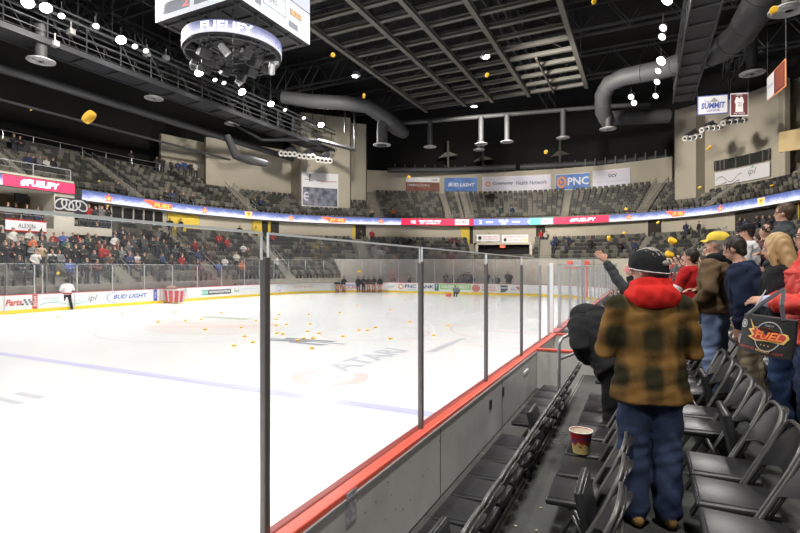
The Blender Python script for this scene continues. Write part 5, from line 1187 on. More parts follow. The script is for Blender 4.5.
person('person reaching forward in a mauve sleeve beyond the bent black jacket', p, 1.35, dict(H=1.66, bulk=1.0, lean=.55, l=((.24, .2, 1.3), (.2, .42, 1.36), (0, 1, .1)), r='front', nod=.3, hair='short'), cloth('mauve_cloth', (.16, .09, .11)), BLKC, SHOEB, HDK, .015)
p = at_floor(656, 6.0, FL[2])
person('person in grey sleeve with one arm stretched up, left of the black cap', p, .9, dict(H=1.84, bulk=1.05, l=((.34, .16, 1.62), (.42, .32, 1.90), (.3, .5, .75)), r='front', hair='short', curl=.2), CHARC, BLKC, SHOEB, HDK, .014)
p = at_floor(656, 5.2, FL[3])
def pucks_in_hand(t, Hd, T, rot, k): pass
person('person in black throwing yellow foam pucks with both hands up behind the plaid jacket', p, 1.15, dict(H=1.72, bulk=1.12, l=((.30, .06, 1.36), (.22, .16, 1.60), (.0, .2, 1)), r=((.27, .02, 1.30), (.12, .10, 1.54), (.2, .1, 1)), hair='short', curl=.7), BLKC, BLKC, SHOEB, HDK, .014)
# -- red jersey
def stripes(t, Hd, T, rot, k):
    for i, a in enumerate((.30, .42)):
        e = Vector((-.29, .10, 1.12)); s = Vector((-.19, 0, 1.385)); c = T(s.lerp(e, .55+a)); d = (T(e)-T(s)).normalized()*.014
        mb = MB(); mb.tube([c-d, c+d], .088*k, 14); mb.build('sleeve_stripe', WHC, t, smooth=True)
    put_text('jersey_number', '81', lambda a, b: T((-.13+a*.26, -.152, 1.08+b*.24)), 1, 0, 0, 1, WHC, t, 0, .03) if False else None
p = at_floor(690, 7.4, FL[4])
person('person in red hockey jersey with white sleeve stripes and dark hair', p, 1.15, dict(H=1.68, bulk=1.18, l=((.27, .10, 1.12), (.22, .32, 1.25), (0, 1, .4)), r='front', hair='short'), REDJ, JEANS, SHOEB, HDK, .015, stripes)
# -- brown canvas jacket, yellow cap
def hood_of(m, zc=1.46):
    def f(t, Hd, T, rot, k):
        mb = MB(); mb.loft([T((-.11, .03, zc+.01)), T((-.10, -.075, zc+.02)), T((0, -.115, zc+.01)), T((.10, -.075, zc+.02)), T((.11, .03, zc+.01))], [(.06, .03), (.07, .042), (.075, .05), (.07, .042), (.06, .03)], side=Vector((0, 0, 1)), n=14)
        me = fuse(mb, [m], .012, 3, 'hood'); put('hood', me, t)
    return f
YCAP = cloth('yellow_cap', (.68, .50, .07))
p = at_floor(716, 5.4, FL[4])
person('person in brown canvas jacket, yellow baseball cap and light jeans', p, 1.15, dict(H=1.78, bulk=1.22, hem=.90, l='pocket', r='front', hair='short', nod=-.05, legw=1.15), BROWN, JEANSL, SHOEB, HGR, .013, chain(cap(YCAP, YCAP), hood_of(BLKC)))
# -- navy jacket, khaki trousers
p = at_floor(752, 4.85, FL[4])
def belt(t, Hd, T, rot, k):
    mb = MB(); mb.tube([T((.187*math.cos(2*PI*i/28), -.005+.137*math.sin(2*PI*i/28), .925)) for i in range(28)], .016, 6, closed=True); mb.build('belt', mat('belt_brown', (.10, .05, .025), .5), t, smooth=True)
person('person in navy jacket and khaki trousers with dark hair, between yellow cap and blonde hair', p, 1.2, dict(H=1.72, bulk=1.22, hem=.97, l='down', r='pocket', turn=0., nod=.2, lean=.18, hair='short', legw=1.12), NAVYC, KHAKI, SHOEB, HDK, .013, belt)
# -- black jacket, long blonde hair
p = at_floor(784, 4.15, FL[4])
person('person in black jacket and blue jeans with long blonde hair, behind the bag', p, 1.2, dict(H=1.68, bulk=1.15, hem=.84, l='down', r='pocket', nod=.1, lean=.06, hair='long'), BLKC, JEANSB, SHOEB, HBL, .013)
# -- red puffer jacket
def puffs(t, Hd, T, rot, k):
    mb = MB()
    for s, a in ((-1, 0),):
        for i in range(5):
            S_ = Vector((-.178, 0, 1.385)); E_ = Vector((-.31, .02, 1.14)); c = T(S_.lerp(E_, (i+.5)/5)); mb.ell(c, (.098*k, .098*k, .044*k), 14, 8, 0, (E_-S_).to_track_quat('Z', 'Y').to_matrix())
            W_ = Vector((-.20, .24, 1.16)); c = T(E_.lerp(W_, (i+.4)/5)); mb.ell(c, (.080*k, .080*k, .042*k), 14, 8, 0, (W_-E_).to_track_quat('Z', 'Y').to_matrix())
    for i in range(8):
        z = .92+i*.065; mb.ell(T((0, 0, z)), (.228*k, .170*k, .050*k), 24, 8, 0)
    me = fuse(mb, [REDP2], .012, 2, 'puffer_quilting'); put('puffer_quilting', me, t)
    mb = MB(); c = T((-.20, .245, 1.16)); d = Vector((.4, 1, .1)).normalized(); mb.loft([c-d*.03, c+d*.035], [.052*k, .046*k], n=12); mb.build('knit_cuff', mat('cuff_lilac', (.40, .42, .62), .9), t, smooth=True)
    mb = MB(); 
    for s in (-1, 1): mb.tube([Hd((s*.032+.026*math.cos(2*PI*i/14), .100, 1.642+.018*math.sin(2*PI*i/14))) for i in range(14)], .003, 5, closed=True); mb.tube([Hd((s*.058, .098, 1.645)), Hd((s*.084, -.01, 1.645))], .003, 5)
    mb.build('glasses', BLK, t)
p = at_floor(812, 3.62, FL[4])
person('person in red puffer jacket with glasses at the right edge, arm over the bag strap', p, 1.45, dict(H=1.74, bulk=1.22, hem=.86, l=((.31, .02, 1.14), (.20, .24, 1.16), (-.4, 1, .1)), r='hidden', hair='short', collar=True), REDP2, JEANS, SHOEB, HBR, .013, puffs)
# -- grey sleeves, dark vest, glasses, a row higher
def glasses(t, Hd, T, rot, k):
    mb = MB()
    for s in (-1, 1): mb.tube([Hd((s*.032+.026*math.cos(2*PI*i/14), .100, 1.642+.018*math.sin(2*PI*i/14))) for i in range(14)], .003, 5, closed=True); mb.tube([Hd((s*.058, .098, 1.645)), Hd((s*.084, -.01, 1.645))], .003, 5)
    mb.build('glasses', BLK, t)
p = at_floor(784, 6.6, FL[5]+.06)
person('person in charcoal jacket with glasses and brown hair, highest at the right', p, 1.2, dict(H=1.84, bulk=1.15, l='pocket', r='front', hair='short', collar=True), CHARC, JEANS, SHOEB, HBR, .014, glasses)
# -- white and red jersey with black cap
def jersey_marks(t, Hd, T, rot, k):
    mb = MB(); mb.ell(T((-.245, .03, 1.22)), (.055, .085, .07), 14, 8, 0); mb.build('shoulder_patch', REDJ, t, smooth=True)
p = at_floor(748, 8.0, FL[5])
person('person in white and red hockey jersey with black cap, behind the navy jacket', p, 1.25, dict(H=1.75, bulk=1.2, l='front', r='front', hair='short', nod=.1), WHC, JEANS, SHOEB, HDK, .015, chain(cap(BLKC, BLKC), jersey_marks))
# ---- the bag on the strap
def bag():
    t = empty('tote_bag', (0, 0, 0), 'black zip tote bag with orange flame logo hanging from the red puffer arm', 'bag')
    D = 3.35; a = at(740, 347, D); b = at(792, 360, D-.30); a2 = at(745, 313, D); b2 = at(798, 321, D-.30)
    d = (b-a).normalized(); n = Vector((d.y, -d.x, 0)).normalized()
    if n.dot(a) > 0: n = -n
    mb = MB(); cols = 10; rows = 8
    for sd in (1, -1):
        vs = []; fs = []
        for j in range(rows+1):
            for i in range(cols+1):
                x = i/cols; y = j/rows; p = a.lerp(b, x).lerp(a2.lerp(b2, x), y); q = math.sin(PI*min(1, max(0, x)))**.5*(1-.55*y)*.07+.012
                p = p+n*(sd*q+.006*math.sin(9*x+5*y)); vs.append(p)
        for j in range(rows):
            for i in range(cols): k_ = j*(cols+1)+i; fs.append((k_, k_+1, k_+cols+2, k_+cols+1))
        mb.add(vs, fs)
    N_ = (cols+1)*(rows+1); bd = list(range(cols+1))+[(j+1)*(cols+1)-1 for j in range(1, rows+1)]+[rows*(cols+1)+i for i in range(cols-1, -1, -1)]+[j*(cols+1) for j in range(rows-1, 0, -1)]
    for i in range(len(bd)): u, v = bd[i], bd[(i+1) % len(bd)]; mb.f.append((u, v, N_+v, N_+u)); mb.m.append(0); mb.uv.append(None)
    mb.build('bag_body', mat('bag_black', (.010, .010, .011), .75, bump=.2, bscale=20), t, smooth=True)
    def f(x, y, off=.004):
        p = a.lerp(b, x).lerp(a2.lerp(b2, x), y); q = math.sin(PI*min(1, max(0, x)))**.5*(1-.55*y)*.07+.012
        return p+n*(q+.006*math.sin(9*x+5*y)+off)
    g = lambda o: (lambda x, y: f(x, y, o))
    ORG = mat('logo_orange', (.80, .20, .03), .5); RDL = mat('logo_red', (.45, .03, .02), .5); GOLD = mat('logo_gold', (.75, .50, .12), .5); SIL = mat('logo_silver', (.35, .36, .36), .5)
    put_poly('logo_ring', ring_poly(.62, .50, .24, .40, .018, 26), g(.005), SIL, t)
    put_poly('logo_flame', [[(.22, .92), (.34, .72), (.62, .72), (.93, .62), (.96, .52), (.90, .36), (.62, .38), (.42, .34), (.24, .42), (.33, .48), (.22, .62), (.32, .66)]], g(.007), GOLD, t)
    put_poly('logo_flame_inner', [[(.27, .84), (.36, .68), (.62, .69), (.90, .59), (.92, .52), (.87, .40), (.62, .41), (.42, .38), (.32, .42), (.38, .50), (.30, .60), (.37, .64)]], g(.009), RDL, t)
    put_text('lettering', 'FUEL', g(.012), .40, .88, .42, .63, ORG, t, .2, .03)
    put_text('lettering', 'INDY', g(.008), .55, .70, .76, .81, SIL, t); put_poly('small_stars', [disc_poly(x, .27, .012, .02, 6) for x in (.55, .62, .69)], g(.008), GOLD, t)
    put_text('lettering', 'INDYFUEL', g(.006), .12, .44, .10, .16, RDL, t, .2); put_text('lettering', 'HOCKEY', g(.006), .46, .74, .08, .15, GOLD, t, .2); put_text('lettering', '.COM', g(.006), .76, .92, .07, .13, RDL, t, .2)
    put_poly('round_badge', ring_poly(.10, .74, .07, .12, .02, 16)+[disc_poly(.10, .74, .035, .06, 12)], g(.006), SIL, t); put_text('lettering', 'NHL', g(.006), .03, .10, .18, .42, mat('tag_white', (.7, .7, .7), .5), t)
    for k_, (x, off) in enumerate(((.12, .05), (.82, .05))):
        p0 = f(x, .97); top = at(784, 289, D-.2)
        w = Vector((0, 0, .0)); mb = MB(); mb.loft([p0, p0.lerp(top, .5)+n*.02, top, ], [(.014, .003)]*3, side=d, n=6, round_=False); mb.build('strap', mat('strap_grey', (.06, .06, .07), .5), t)
    mb = MB(); mb.tube([at(751, 314, D), at(766, 290, D)], .004, 6); mb.build('piping', POSTL, t)
bag()
# ================================================================ SMALL THINGS
t = empty('popcorn_bucket', at(581, 451, 4.0), 'red and yellow striped paper popcorn bucket on a second row seat', 'bucket'); t.location.z = FL[2]+.452
mb = MB(); mb.lathe((0, 0, 0), [(.0, .004), (.062, .0), (.086, .172), (.090, .177), (.084, .173), (.060, .01), (0, .012)], 32)
bk = bpy.data.materials.new('bucket_print'); bk.use_nodes = True; nt = bk.node_tree; b = nt.nodes['Principled BSDF']; b.inputs['Roughness'].default_value = .5
tc = nt.nodes.new('ShaderNodeTexCoord'); sx = nt.nodes.new('ShaderNodeSeparateXYZ'); nt.links.new(tc.outputs['Object'], sx.inputs[0])
nz = nt.nodes.new('ShaderNodeTexNoise'); nz.inputs['Scale'].default_value = 28; nt.links.new(tc.outputs['Object'], nz.inputs['Vector'])
ma = nt.nodes.new('ShaderNodeMath'); ma.operation = 'MULTIPLY_ADD'; ma.inputs[1].default_value = .16; nt.links.new(nz.outputs['Fac'], ma.inputs[0]); nt.links.new(sx.outputs['Z'], ma.inputs[2])
rp = nt.nodes.new('ShaderNodeValToRGB'); rp.color_ramp.interpolation = 'CONSTANT'; e = rp.color_ramp.elements
e[0].position = 0; e[0].color = (.72, .55, .22, 1); e[1].position = .155; e[1].color = (.48, .03, .02, 1)
k1 = e.new(.19); k1.color = (.08, .08, .30, 1); k2 = e.new(.20); k2.color = (.50, .03, .02, 1)
nt.links.new(ma.outputs[0], rp.inputs['Fac']); nt.links.new(rp.outputs['Color'], b.inputs['Base Color'])
mb.build('bucket', bk, t, smooth=True)
mb = MB(); mb.tube([(.090*math.cos(2*PI*i/32), .090*math.sin(2*PI*i/32), .177) for i in range(32)], .004, 6, closed=True); mb.build('rim', mat('rim_white', (.8, .76, .66), .5), t, smooth=True)
mb = MB(); mb.lathe((0, 0, 0), [(.083, .171), (.058, .02), (0, .018)], 28); mb.build('inner_face', mat('bucket_inner', (.75, .70, .58), .6), t, smooth=True)
PUCK = mat('foam_yellow', (.90, .52, .02), .6, bump=.3, bscale=30)
def puck_mesh():
    mb = MB(); mb.lathe((0, 0, 0), [(0, -.5), (.7, -.52), (.95, -.42), (1, 0), (.95, .42), (.7, .52), (0, .5)], 14); me = mb.mesh('foam_puck', PUCK, True)
    return me
PM = puck_mesh()
ICEP = [(5, 360), (20, 400), (85, 333), (165, 392), (135, 465), (178, 428), (212, 452), (223, 365), (303, 360), (316, 340), (308, 415), (332, 418), (304, 383), (345, 380), (430, 408), (435, 340), (440, 378), (452, 435), (475, 415), (390, 445), (415, 437), (448, 476), (572, 428), (565, 268), (635, 403), (670, 404), (702, 392), (762, 437), (760, 320), (630, 305), (559, 333)]
ice_p = [(200+x/4, 230+y/4) for x, y in ICEP]+[(409.5, 322.5), (448, 326), (434, 336), (534, 300), (406, 299.5), (58, 317.5), (122, 314), (147.5, 300), (158, 322.5), (175.5, 312.5), (185.5, 321)]
for i, (x, y) in enumerate(sorted(ice_p)):
    u, v = ice_uv(x, y); o = put('foam_puck', PM, None, (-v, u, .035)); o.scale = (.072, .072, .06); o.rotation_euler = (0, 0, i)
    tag(o, 'yellow foam puck lying on the ice, %s from the left' % ORD[i], 'foam puck', 'yellow foam pucks on the ice')
AIR = [(89, 117, 3.6, 'large near one at the upper left'), (333, 55, 9, 'below the right corner of the scoreboard'), (364, 96, 9, 'above the bend of the thick duct'), (487, 75, 9, 'in front of the rigging grid'), (774, 10, 5.5, 'beside the large diffuser at the top right'), (594, 1.5, 8, 'at the top edge right of the grid'), (709, 148, 8, 'in front of the right tower'), (700, 187.5, 11, 'low in front of the right tower'), (772, 185.5, 11, 'in front of the upper seats at the right'), (658, 222.5, 12, 'below the ribbon near the dark door'), (626, 209, 13, 'above the ribbon right of centre'), (609, 238.5, 7, 'above the raised hand'), (546, 152, 10, 'in front of the banner wall'), (409, 177, 13, 'at the left corner of the banner wall'), (58, 273, 14, 'above the official on the ice'), (99, 181, 20, 'in front of the upper left stand'), (31, 110, 20, 'tiny one at the far upper left'), (108, 206, 20, 'in front of the balcony'), (624, 233, 14, 'above the dark cap, small')]
for i, (x, y, D, w) in enumerate(AIR):
    o = put('foam_puck', PM, None, at(x, y, D)); r_ = .052 if D < 4 else .042; o.scale = (r_, r_, r_*.9); o.rotation_euler = (1.1+i*.3, .4*i, i)
    tag(o, 'yellow foam puck flying through the air, '+w, 'foam puck', 'yellow foam pucks in the air')
for i, (x, y, D, w) in enumerate(((672.5, 241, 4.9, 'upper one'), (669.5, 254.5, 4.9, 'lower one'))):
    o = put('foam_puck', PM, None, at(x, y, D)); o.scale = (.043, .043, .04); o.rotation_euler = (.5, .6, 0); tag(o, 'yellow foam puck in the hands raised behind the black cap, '+w, 'foam puck')
rr = random.Random(9); mb = MB()
for k in range(34):
    u = 1.8+rr.random()*5; v = rr.choice([1.3+rr.random()*.4, .60+rr.random()*.36, .60+rr.random()*.36]); z = FL[1] if v > .98 else FL[2]
    mb.ell((-v, u, z+.006), (.009+.006*rr.random(), .008, .007), 6, 4)
tag(mb.build('popcorn_crumbs', mat('popcorn', (.62, .52, .30), .8)), 'pale popcorn crumbs scattered over the dark risers', 'crumbs', kind='stuff')
# basket on the far side of the ice and the people out there
t = empty('wheeled_bin', V2(ice_uv(173, 303)[0], 31.2, 0), 'red and silver slatted bin standing on the ice by the far boards', 'bin')
mb = MB(); mb.loft([(0, 0, .12), (0, 0, 1.0)], [(.85, .45), (1.05, .55)], n=18, round_=False); mb.build('bin_body', mat('bin_red', (.50, .06, .06), .5), t, smooth=True)
for k in range(7):
    mb = MB(); a = PI*k/6+PI; x = math.cos(a); y = math.sin(a); mb.tube([(x*.87, y*.47, .12), (x*1.07, y*.57, 1.0)], .05, 5); mb.build('silver_slat', POSTL, t)
mb = MB(); mb.tube([(1.06*math.cos(2*PI*i/24), .56*math.sin(2*PI*i/24), 1.0) for i in range(24)], .05, 6, closed=True); mb.build('rim', POSTL, t)
mb = MB(); mb.ell((-.3, 0, 1.05), (.5, .35, .25)); mb.build('bin_contents', mat('contents_brown', (.25, .16, .12), .9), t, smooth=True)
for s in (-.6, .6): mb = MB(); mb.lathe((s, -.3, .07), [(.07, -.03), (.07, .03)], 10, rot=(0, PI/2, 0)); mb.build('wheel', BLK, t)
TOPM = info_mat('crowd_top'); DARKT = mat('crowd_trousers', (.035, .04, .055), .9); HAIRF = mat('crowd_hair', (.03, .02, .015), .8)
def crowd_mesh(sp, vox=.034):
    sp = dict(sp, fingers=False); mb, raw, Hd, T, rot, k = person_raw(sp); mb.ell(Hd((0, -.025, 1.675)), (.088, .098, .10), 12, 8, 4, rot)
    me = fuse(mb, [TOPM, DARKT, SKINF, SHOEB, HAIRF], vox, 1); return me
CM = {'standing': [crowd_mesh(dict(H=1.75, bulk=1.15, l='down', r='front')), crowd_mesh(dict(H=1.70, bulk=1.2, l='front', r='front', nod=.15)), crowd_mesh(dict(H=1.75, bulk=1.1, l='chest', r='pocket', turn=.5))],
      'throwing': [crowd_mesh(dict(H=1.75, bulk=1.12, l='front', r='raise'))], 'seated': [crowd_mesh(dict(H=1.75, bulk=1.15, seated=True, l=((.27, .05, 1.12), (.12, .26, 1.02), (-.4, .8, 0)), r=((.27, .05, 1.12), (.12, .26, 1.02), (-.4, .8, 0))))]}
COL = {'black': (.012, .012, .014), 'charcoal': (.04, .042, .045), 'navy': (.02, .03, .08), 'red': (.26, .015, .015), 'maroon': (.07, .012, .016), 'white': (.42, .40, .38), 'grey': (.11, .11, .115), 'brown': (.06, .037, .025), 'orange': (.40, .08, .02), 'blue': (.04, .07, .22), 'green': (.025, .06, .045), 'tan': (.30, .22, .14), 'yellow': (.65, .48, .05)}
crowd = []
def fan(p, ang, pose, col, where, sc=1., mesh=None):
    crowd.append((p, ang, pose, col, where, sc, mesh))
cr = random.Random(21); cols = ['black']*14+['charcoal']*10+['navy']*4+['maroon']*2+['red']*2+['white']*2+['grey']*3+['brown']*4+['blue', 'green', 'tan', 'orange']
taken = []
def ring_fan(px, row, kind='lower', pose=None, col=None, sc=1., where=None, exact=False):
    for _try in range(4):
        if kind == 'lower': o, z = lo(row)+LOWD-.48, lz(row)
        else: o, z = uo(row)+UPD-.42, uz(row)
        s = RING.find(px, o, z+1); p = RING.at(s, o, z)
        if exact or all((p-q).length > .46 for q in taken): break
        px += 4.5
    else: return
    taken.append(p); a = RING.ang(s)
    pose = pose or cr.choice(['standing']*5+['seated']*3+['throwing']); col = col or cr.choice(cols)
    fan(p, a+PI, pose, col, where or ('in %s stand row %s' % ('upper' if kind == 'upper' else 'lower', 'one two three four five six seven eight nine ten'.split()[row if kind == 'upper' else LOWR-1-row])), sc)
for px, row, pose, col in ((30, 5, 'standing', 'white'), (33, 7, 'standing', 'grey'), (36, 8, 'standing', 'white'), (13, 6, 'seated', 'orange'), (4, 6, 'seated', 'white'), (56, 3, 'standing', 'black'), (64, 3, 'standing', 'red'), (72, 3, 'standing', 'black'), (78, 4, 'seated', 'red'), (97, 3, 'standing', 'navy'), (96, 5, 'standing', 'black'), (115, 5, 'standing', 'white'), (70, 9, 'standing', 'blue'), (87, 9, 'standing', 'black'), (97, 9, 'standing', 'maroon'), (110, 8, 'standing', 'brown'), (130, 8, 'standing', 'navy'), (107, 6, 'seated', 'red'), (67, 6, 'standing', 'green'), (80, 6, 'standing', 'black'), (195, 5, 'standing', 'red'), (182, 8, 'standing', 'red'), (219, 3, 'standing', 'red'), (225, 8, 'standing', 'white'), (219, 9, 'standing', 'blue'), (242, 9, 'standing', 'orange'), (277, 8, 'standing', 'white'), (248, 6, 'standing', 'black'), (273, 2, 'standing', 'red'), (372, 0, 'standing', 'red')):
    ring_fan(px, row, 'lower', pose, col, exact=True)
for i in range(105):
    row = cr.choice([3, 4, 4, 5, 5, 5, 6, 6, 6, 7, 7, 8]); px = cr.choice([cr.uniform(0, 135), cr.uniform(0, 60), cr.uniform(40, 250), cr.uniform(60, 190)])
    if px < 75 and row < 5: row += 3
    ring_fan(px, row)
for px, row in ((410, 1), (403, 1), (451, 1), (458, 1), (478, 0), (489, 0), (555, 2), (566, 3), (590, 3), (553, 3), (568, 2), (340, 3), (300, 4), (322, 4), (620, 4), (634, 4), (686, 0), (699, 0), (350, 2)): ring_fan(px, row, 'lower', 'standing' if row > 1 or px > 680 else 'seated', cr.choice(['black', 'charcoal', 'maroon', 'navy']), exact=True)
for px, row, pose, col in ((14, 6, 'standing', 'black'), (20, 6, 'standing', 'black'), (28, 3, 'seated', 'navy'), (33, 3, 'seated', 'black'), (40, 3, 'seated', 'grey'), (46.5, 3, 'seated', 'white'), (53, 3, 'seated', 'black'), (166, 0, 'seated', 'black'), (172, 0, 'seated', 'navy'), (183, 0, 'seated', 'charcoal'), (192, 0, 'seated', 'black'), (118, 0, 'seated', 'charcoal'), (255, 1, 'seated', 'charcoal'), (261, 1, 'seated', 'navy'), (487, 5, 'standing', 'black'), (492, 5, 'standing', 'black'), (501, 1, 'seated', 'green'), (512, 1, 'seated', 'navy'), (372, 0, 'seated', 'tan'), (393, 0, 'seated', 'orange')): ring_fan(px, row, 'upper', pose, col, exact=True)
for px, col in ((157, 'black'), (162.5, 'black'), (171, 'charcoal'), (178, 'navy'), (184.5, 'blue'), (190.5, 'black'), (195.5, 'white'), (131, 'black')):
    o = OB+.1; s = RING.find(px, o, 14); fan(RING.at(s, o, uz(UPR)), RING.ang(s)+PI, 'standing', col, 'at the upper stand top rail')
for px, o, z, col in ((8, -2.2, 5.2, 'charcoal'), (16, -1.5, 5.2, 'brown'), (27, -2.2, 5.2, 'black'), (37.5, -2.0, 5.2, 'navy'), (45, -2.0, 5.2, 'black'), (-6, -2, 5.2, 'red'), (89, -2.6, 5.6, 'red'), (96, -2.6, 5.6, 'charcoal'), (102, -2.6, 5.6, 'grey'), (107, -2.6, 5.6, 'black'), (170, .1, 5.55, 'black'), (181, .1, 5.55, 'black'), (240, .1, 5.5, 'black'), (256, .1, 5.5, 'yellow'), (361, .1, 5.5, 'black'), (541, .1, 5.5, 'red'), (546, .1, 5.5, 'white'), (740, .1, 5.5, 'black'), (745, .1, 5.5, 'navy'), (757, .1, 5.5, 'black'), (763, .1, 5.5, 'charcoal'), (770, .1, 5.5, 'black'), (776, .1, 5.5, 'black')):
    s = RING.find(px, o, z+1); fan(RING.at(s, o, z), RING.ang(s)+PI, 'standing', col, 'under the ribbon screen')
# ice level behind the end boards
for i in range(26):
    px = cr.uniform(384, 515); D = 55; p = at(px, 268, cr.uniform(52, 56)); p.z = .45
    if 47.4 < p.y < 54: fan(p, PI+.2, cr.choice(['seated', 'standing']), cr.choice(['black', 'charcoal', 'black', 'grey', 'maroon']), 'behind the end glass')
mb = MB(); mb.box((-16, 51, .21), (26, 5.5, .46)); struct(mb.build('walkway_platform', CONC))
# near side crowd beyond the foreground people
for i in range(60):
    r = cr.choice([4, 4, 5, 5, 6, 7]); u = cr.uniform(8.6, 26); v = EDGE_V[r]-.32
    p = Vector((-v, u, FL[r])); q = px_of(p+Vector((0, 0, 1.7)))
    if q[0] > 790 or any((p-x).length < .5 for x in taken): continue
    taken.append(p); fan(p, PI/2-.3, 'standing', cr.choice(['black', 'charcoal', 'navy', 'brown', 'red', 'grey', 'maroon', 'tan']), 'beyond the yellow cap')
for u, v, col in ((15.5, .75, 'black'), (17.2, .7, 'maroon'), (19.2, .75, 'red'), (21, .8, 'black'), (24, .8, 'charcoal')): fan(Vector((-v, u, .24)), PI/2+.2, 'standing', col, 'by the team bench')
byw = {}
for c in crowd: byw.setdefault((c[4]), []).append(c)
CN = {}
for where, L in byw.items():
    L.sort(key=lambda c: px_of(c[0])[0]); cnt = {}
    for p, a, pose, col, w, sc, mesh in L:
        key = (pose, col); cnt[key] = cnt.get(key, 0)+1; CN[(where, key)] = cnt[key]
    seen = {}
    for p, a, pose, col, w, sc, mesh in L:
        key = (pose, col); seen[key] = seen.get(key, 0)+1; tot = cnt[key]
        lab = '%s person in %s top %s' % (pose, col, where)
        if tot > 1: lab += ', %s such from the left' % ORD[min(59, seen[key]-1)]
        o = put('person', cr.choice(CM[pose]), None, p-Vector((0, 0, 0)), a+cr.uniform(-.4, .4)); s_ = sc*cr.uniform(.93, 1.04); o.scale = (s_, s_, s_)
        cc = COL[col]; f_ = cr.uniform(.8, 1.25); o.color = (min(1, cc[0]*f_), min(1, cc[1]*f_), min(1, cc[2]*f_), 1)
        tag(o, lab, 'person', 'spectators '+where)
# ---- on the ice
def skater(label, px, py, rz, sp, top, leg, extra=None, vox=.022):
    u, v = ice_uv(px, py); return person(label, V2(u, v, .0), rz, dict(sp), top, leg, SHOEB, HDK, vox, extra)
def ref_x(t, Hd, T, rot, k):
    mb = MB(); mb.tube([T((.20*math.cos(2*PI*i/24), .15*math.sin(2*PI*i/24), .93)) for i in range(24)], .05, 8, closed=True); mb.build('hem_stripe', REDJ, t, smooth=True)
    mb = MB(); mb.tube([T((.28, .0, 1.16)), T((.24, .08, 1.14))], .085, 10); mb.build('sleeve_stripe', REDJ, t, smooth=True)
skater('person in white and maroon jersey and black trousers walking on the ice', 67, 310, 1.2, dict(H=1.92, bulk=1.22, stance=.13, l='pocket', r='front', hair='short'), WHC, BLKC, ref_x)
tag(put('person', crowd_mesh(dict(H=1.7, bulk=1.1, lean=.9, l='front', r='front')), None, V2(*[33.3, 32.9], 0), PI+.4), 'person in black bending over behind the boards left of the official', 'person').color = (.012, .012, .014, 1)
GIRL = cloth('black_outfit', (.02, .02, .024))
def girl_x(t, Hd, T, rot, k):
    for s in (-1, 1): mb = MB(); mb.loft([(s*.108*k, -.02*k, .05), (s*.105*k, .0, .34)], [.075*k, .078*k], n=10); mb.build('boot', mat('boot_maroon', (.30, .02, .04), .6), t, smooth=True)
for i, (px, lab) in enumerate(((336.5, 'leftmost of seven'), (343.5, 'second of seven'), (358.5, 'third of seven'), (364, 'fourth of seven'), (369.3, 'fifth of seven'), (374.8, 'sixth of seven'), (381.2, 'rightmost of seven'))):
    p = BOARD.at(bs(px), -.45, 0)
    person('person in black outfit and maroon boots at the end boards, '+lab, p, PI+.4, dict(H=1.70, bulk=.98, hem=.90, l='front' if i % 2 else 'down', r='down', hair='long', fingers=True), GIRL, SKIN if i not in (2, 3) else GIRL, SHOEB, HDK if i % 3 else HBR, .024, girl_x)
o = put('foam_puck', PM, None, at(359.5, 271.5, 52.3)); o.scale = (.24, .24, .2); tag(o, 'yellow pompom held above the third person of the row at the end boards', 'pompom'); o.name = 'pompom'
def crouch(t, Hd, T, rot, k): pass
u, v = ice_uv(457, 296.5)
o = put('person', crowd_mesh(dict(H=1.7, bulk=1.25, seated=True, lean=.7, l='front', r='front'), .03), None, V2(u, v, -.12), PI); o.color = (.20, .21, .24, 1); tag(o, 'person in grey crouching on the ice before the green advert', 'person')
mb = MB(); mb.rbox((0, 0, .15), (.45, .3, .3), .04); o = mb.build('small_bucket', RED, None, loc=V2(u-.2, v+.75, 0)); tag(o, 'small red box on the ice left of the crouching person', 'box')
# sign on the far stand
o = MB().rbox((0, 0, 0), (2.4, .06, .8), .01).build('section_sign', BW); s = rs(25.5, -3.4, 4.9); o.location = RING.at(s, -3.5, 5.35); o.rotation_euler.z = RING.ang(s); tag(o, 'white sign with red edges on the suite railing at the far left', 'sign')
for zz in (-.36, .36): put('red_edge', MB().box((0, 0, zz), (2.4, .09, .1)).mesh('red_edge', REDJ), o)
sv = lambda a, b: Vector((-a, -.06, b)) if False else Vector((a, .05, b))
put_text('lettering', 'ALEXIN', lambda a, b: Vector((-.5+a, -.05, b)), 0, 1.0, -.14, .14, BKP, o)
# ================================================================ SEATS: the 300 that show largest, the rest as one
fxy = np.array([(c[0].x, c[0].y) for c in crowd]); seats = [x for x in seats if np.min((fxy[:, 0]-x[1].x)**2+(fxy[:, 1]-x[1].y)**2) > .42**2]; seats.sort(key=lambda s: s[0]); 
vis = [s for s in seats if 0 <= s[7] <= 800]; big = set(id(s) for s in vis[:300])
per = {}
for s in seats:
    if id(s) in big:
        row_ = ORD[(LOWR-1-s[5]) if s[4] == 'lower' else s[5]]
        o = put('stadium_seat', SEATM[s[3]], None, s[1], s[2]+PI)
        tag(o, '%s folded stadium seat in the %s row up of the far %s stand' % ({'d': 'dark', 'l': 'grey'}[s[3]], row_, s[4]), 'seat', '%s seats, %s row of the %s stand' % ({'d': 'dark', 'l': 'grey'}[s[3]], row_, s[4]))
base = {k: stadium_seat(0) for k in 'dl'}; mb = MB()
BV = np.array(base['d'].v); BF = base['d'].f; nv = len(BV); Vs = []; Fs = []; Ms = []
for s in seats:
    if id(s) in big: continue
    a = s[2]+PI; c, n = math.cos(a), math.sin(a); R = np.array([[c, -n, 0], [n, c, 0], [0, 0, 1]]); off = len(Vs)*nv
    Vs.append(BV @ R.T+np.array(s[1])); Fs += [tuple(i+off for i in f) for f in BF]; Ms += [1 if s[3] == 'l' else 0]*len(BF)
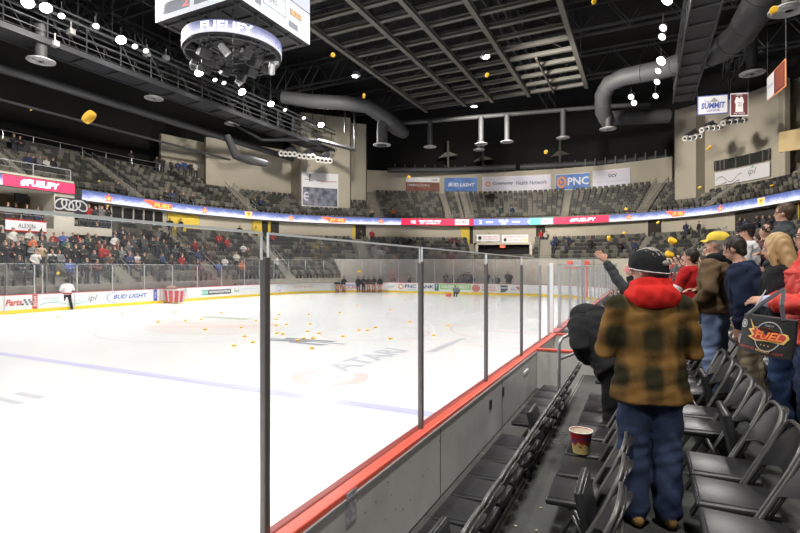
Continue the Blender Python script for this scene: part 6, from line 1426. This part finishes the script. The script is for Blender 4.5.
me = bpy.data.meshes.new('stadium_seats'); me.from_pydata(np.concatenate(Vs).tolist(), [], Fs); me.materials.append(SEATD); me.materials.append(SEATL); me.polygons.foreach_set('material_index', Ms)
tag(put('stadium_seats', me), 'many distant rows of folded grey stadium seats filling the bowl', 'seats', kind='stuff')
print('seats', len(seats), 'crowd', len(crowd))
# ================================================================ LIGHT, CAMERA
w = bpy.data.worlds.new('World'); bpy.context.scene.world = w; w.use_nodes = True
w.node_tree.nodes['Background'].inputs[0].default_value = (.82, .88, 1, 1); w.node_tree.nodes['Background'].inputs[1].default_value = .07
def fill(x, y, z, e, tgt, lab, ang=110):
    c = Vector((x, y, z)); t = empty('fill_lamp', c, lab, 'added lamp', 'house lamps added for brightness'); mb = MB(); mb.lathe((0, 0, 0), [(.05, .4), (.25, .3), (.35, 0)], 14); mb.build('housing', HOUS, t)
    l = bpy.data.lights.new('fill_beam', 'SPOT'); l.energy = e; l.spot_size = math.radians(ang); l.spot_blend = .7; l.shadow_soft_size = .8; l.color = (1, .93, .82)
    q = bpy.data.objects.new('fill_beam', l); C.objects.link(q); q.parent = t; q.location = (0, 0, -.05); q.rotation_euler = (c-Vector(tgt)).to_track_quat('Z', 'Y').to_euler()
for k, (x, y, z, tgt, e) in enumerate(((-22, 16, 17.5, (-44, 24, 8), 17000), (-20, 33, 17.5, (-42, 46, 9), 17000), (-14, 44, 17.5, (-18, 70, 9), 16000), (-10, 34, 17.5, (4, 66, 9.5), 30000), (-6, 24, 16.5, (18, 50, 8.5), 18000))):
    fill(x, y, z, e, tgt, 'dark lamp added to brighten the stands, '+ORD[k]+' from the left', 84)  # spots added to lift the brightness of the stands
fill(5.5, -3, 9, 1500, (1, 4, 1), 'unseen lamp added behind the viewer to brighten the near chairs', 100)  # unseen spot added to light the chairs and cross wall from behind
cam = bpy.data.cameras.new('camera'); co = bpy.data.objects.new('camera', cam); C.objects.link(co)
cam.sensor_width = 36; cam.lens = 36*F/800; cam.shift_y = (268-266.5)/800; cam.clip_end = 300; cam.clip_start = .05
co.location = (0, 0, EYE); co.rotation_euler = (PI/2, 0, math.atan2(SN, CS)); sc = bpy.context.scene; sc.view_settings.view_transform = 'Standard'; sc.view_settings.look = 'None'; sc.view_settings.gamma = 1; sc.view_settings.use_curve_mapping = False
sc.view_settings.exposure = 0
sc.cycles.max_bounces = 6; sc.cycles.transparent_max_bounces = 24; sc.cycles.sample_clamp_indirect = 6; sc.cycles.use_light_tree = True; sc.cycles.caustics_reflective = False; sc.cycles.caustics_refractive = False

for o in C.all: REAL.objects.link(o)
bpy.context.scene.camera = co
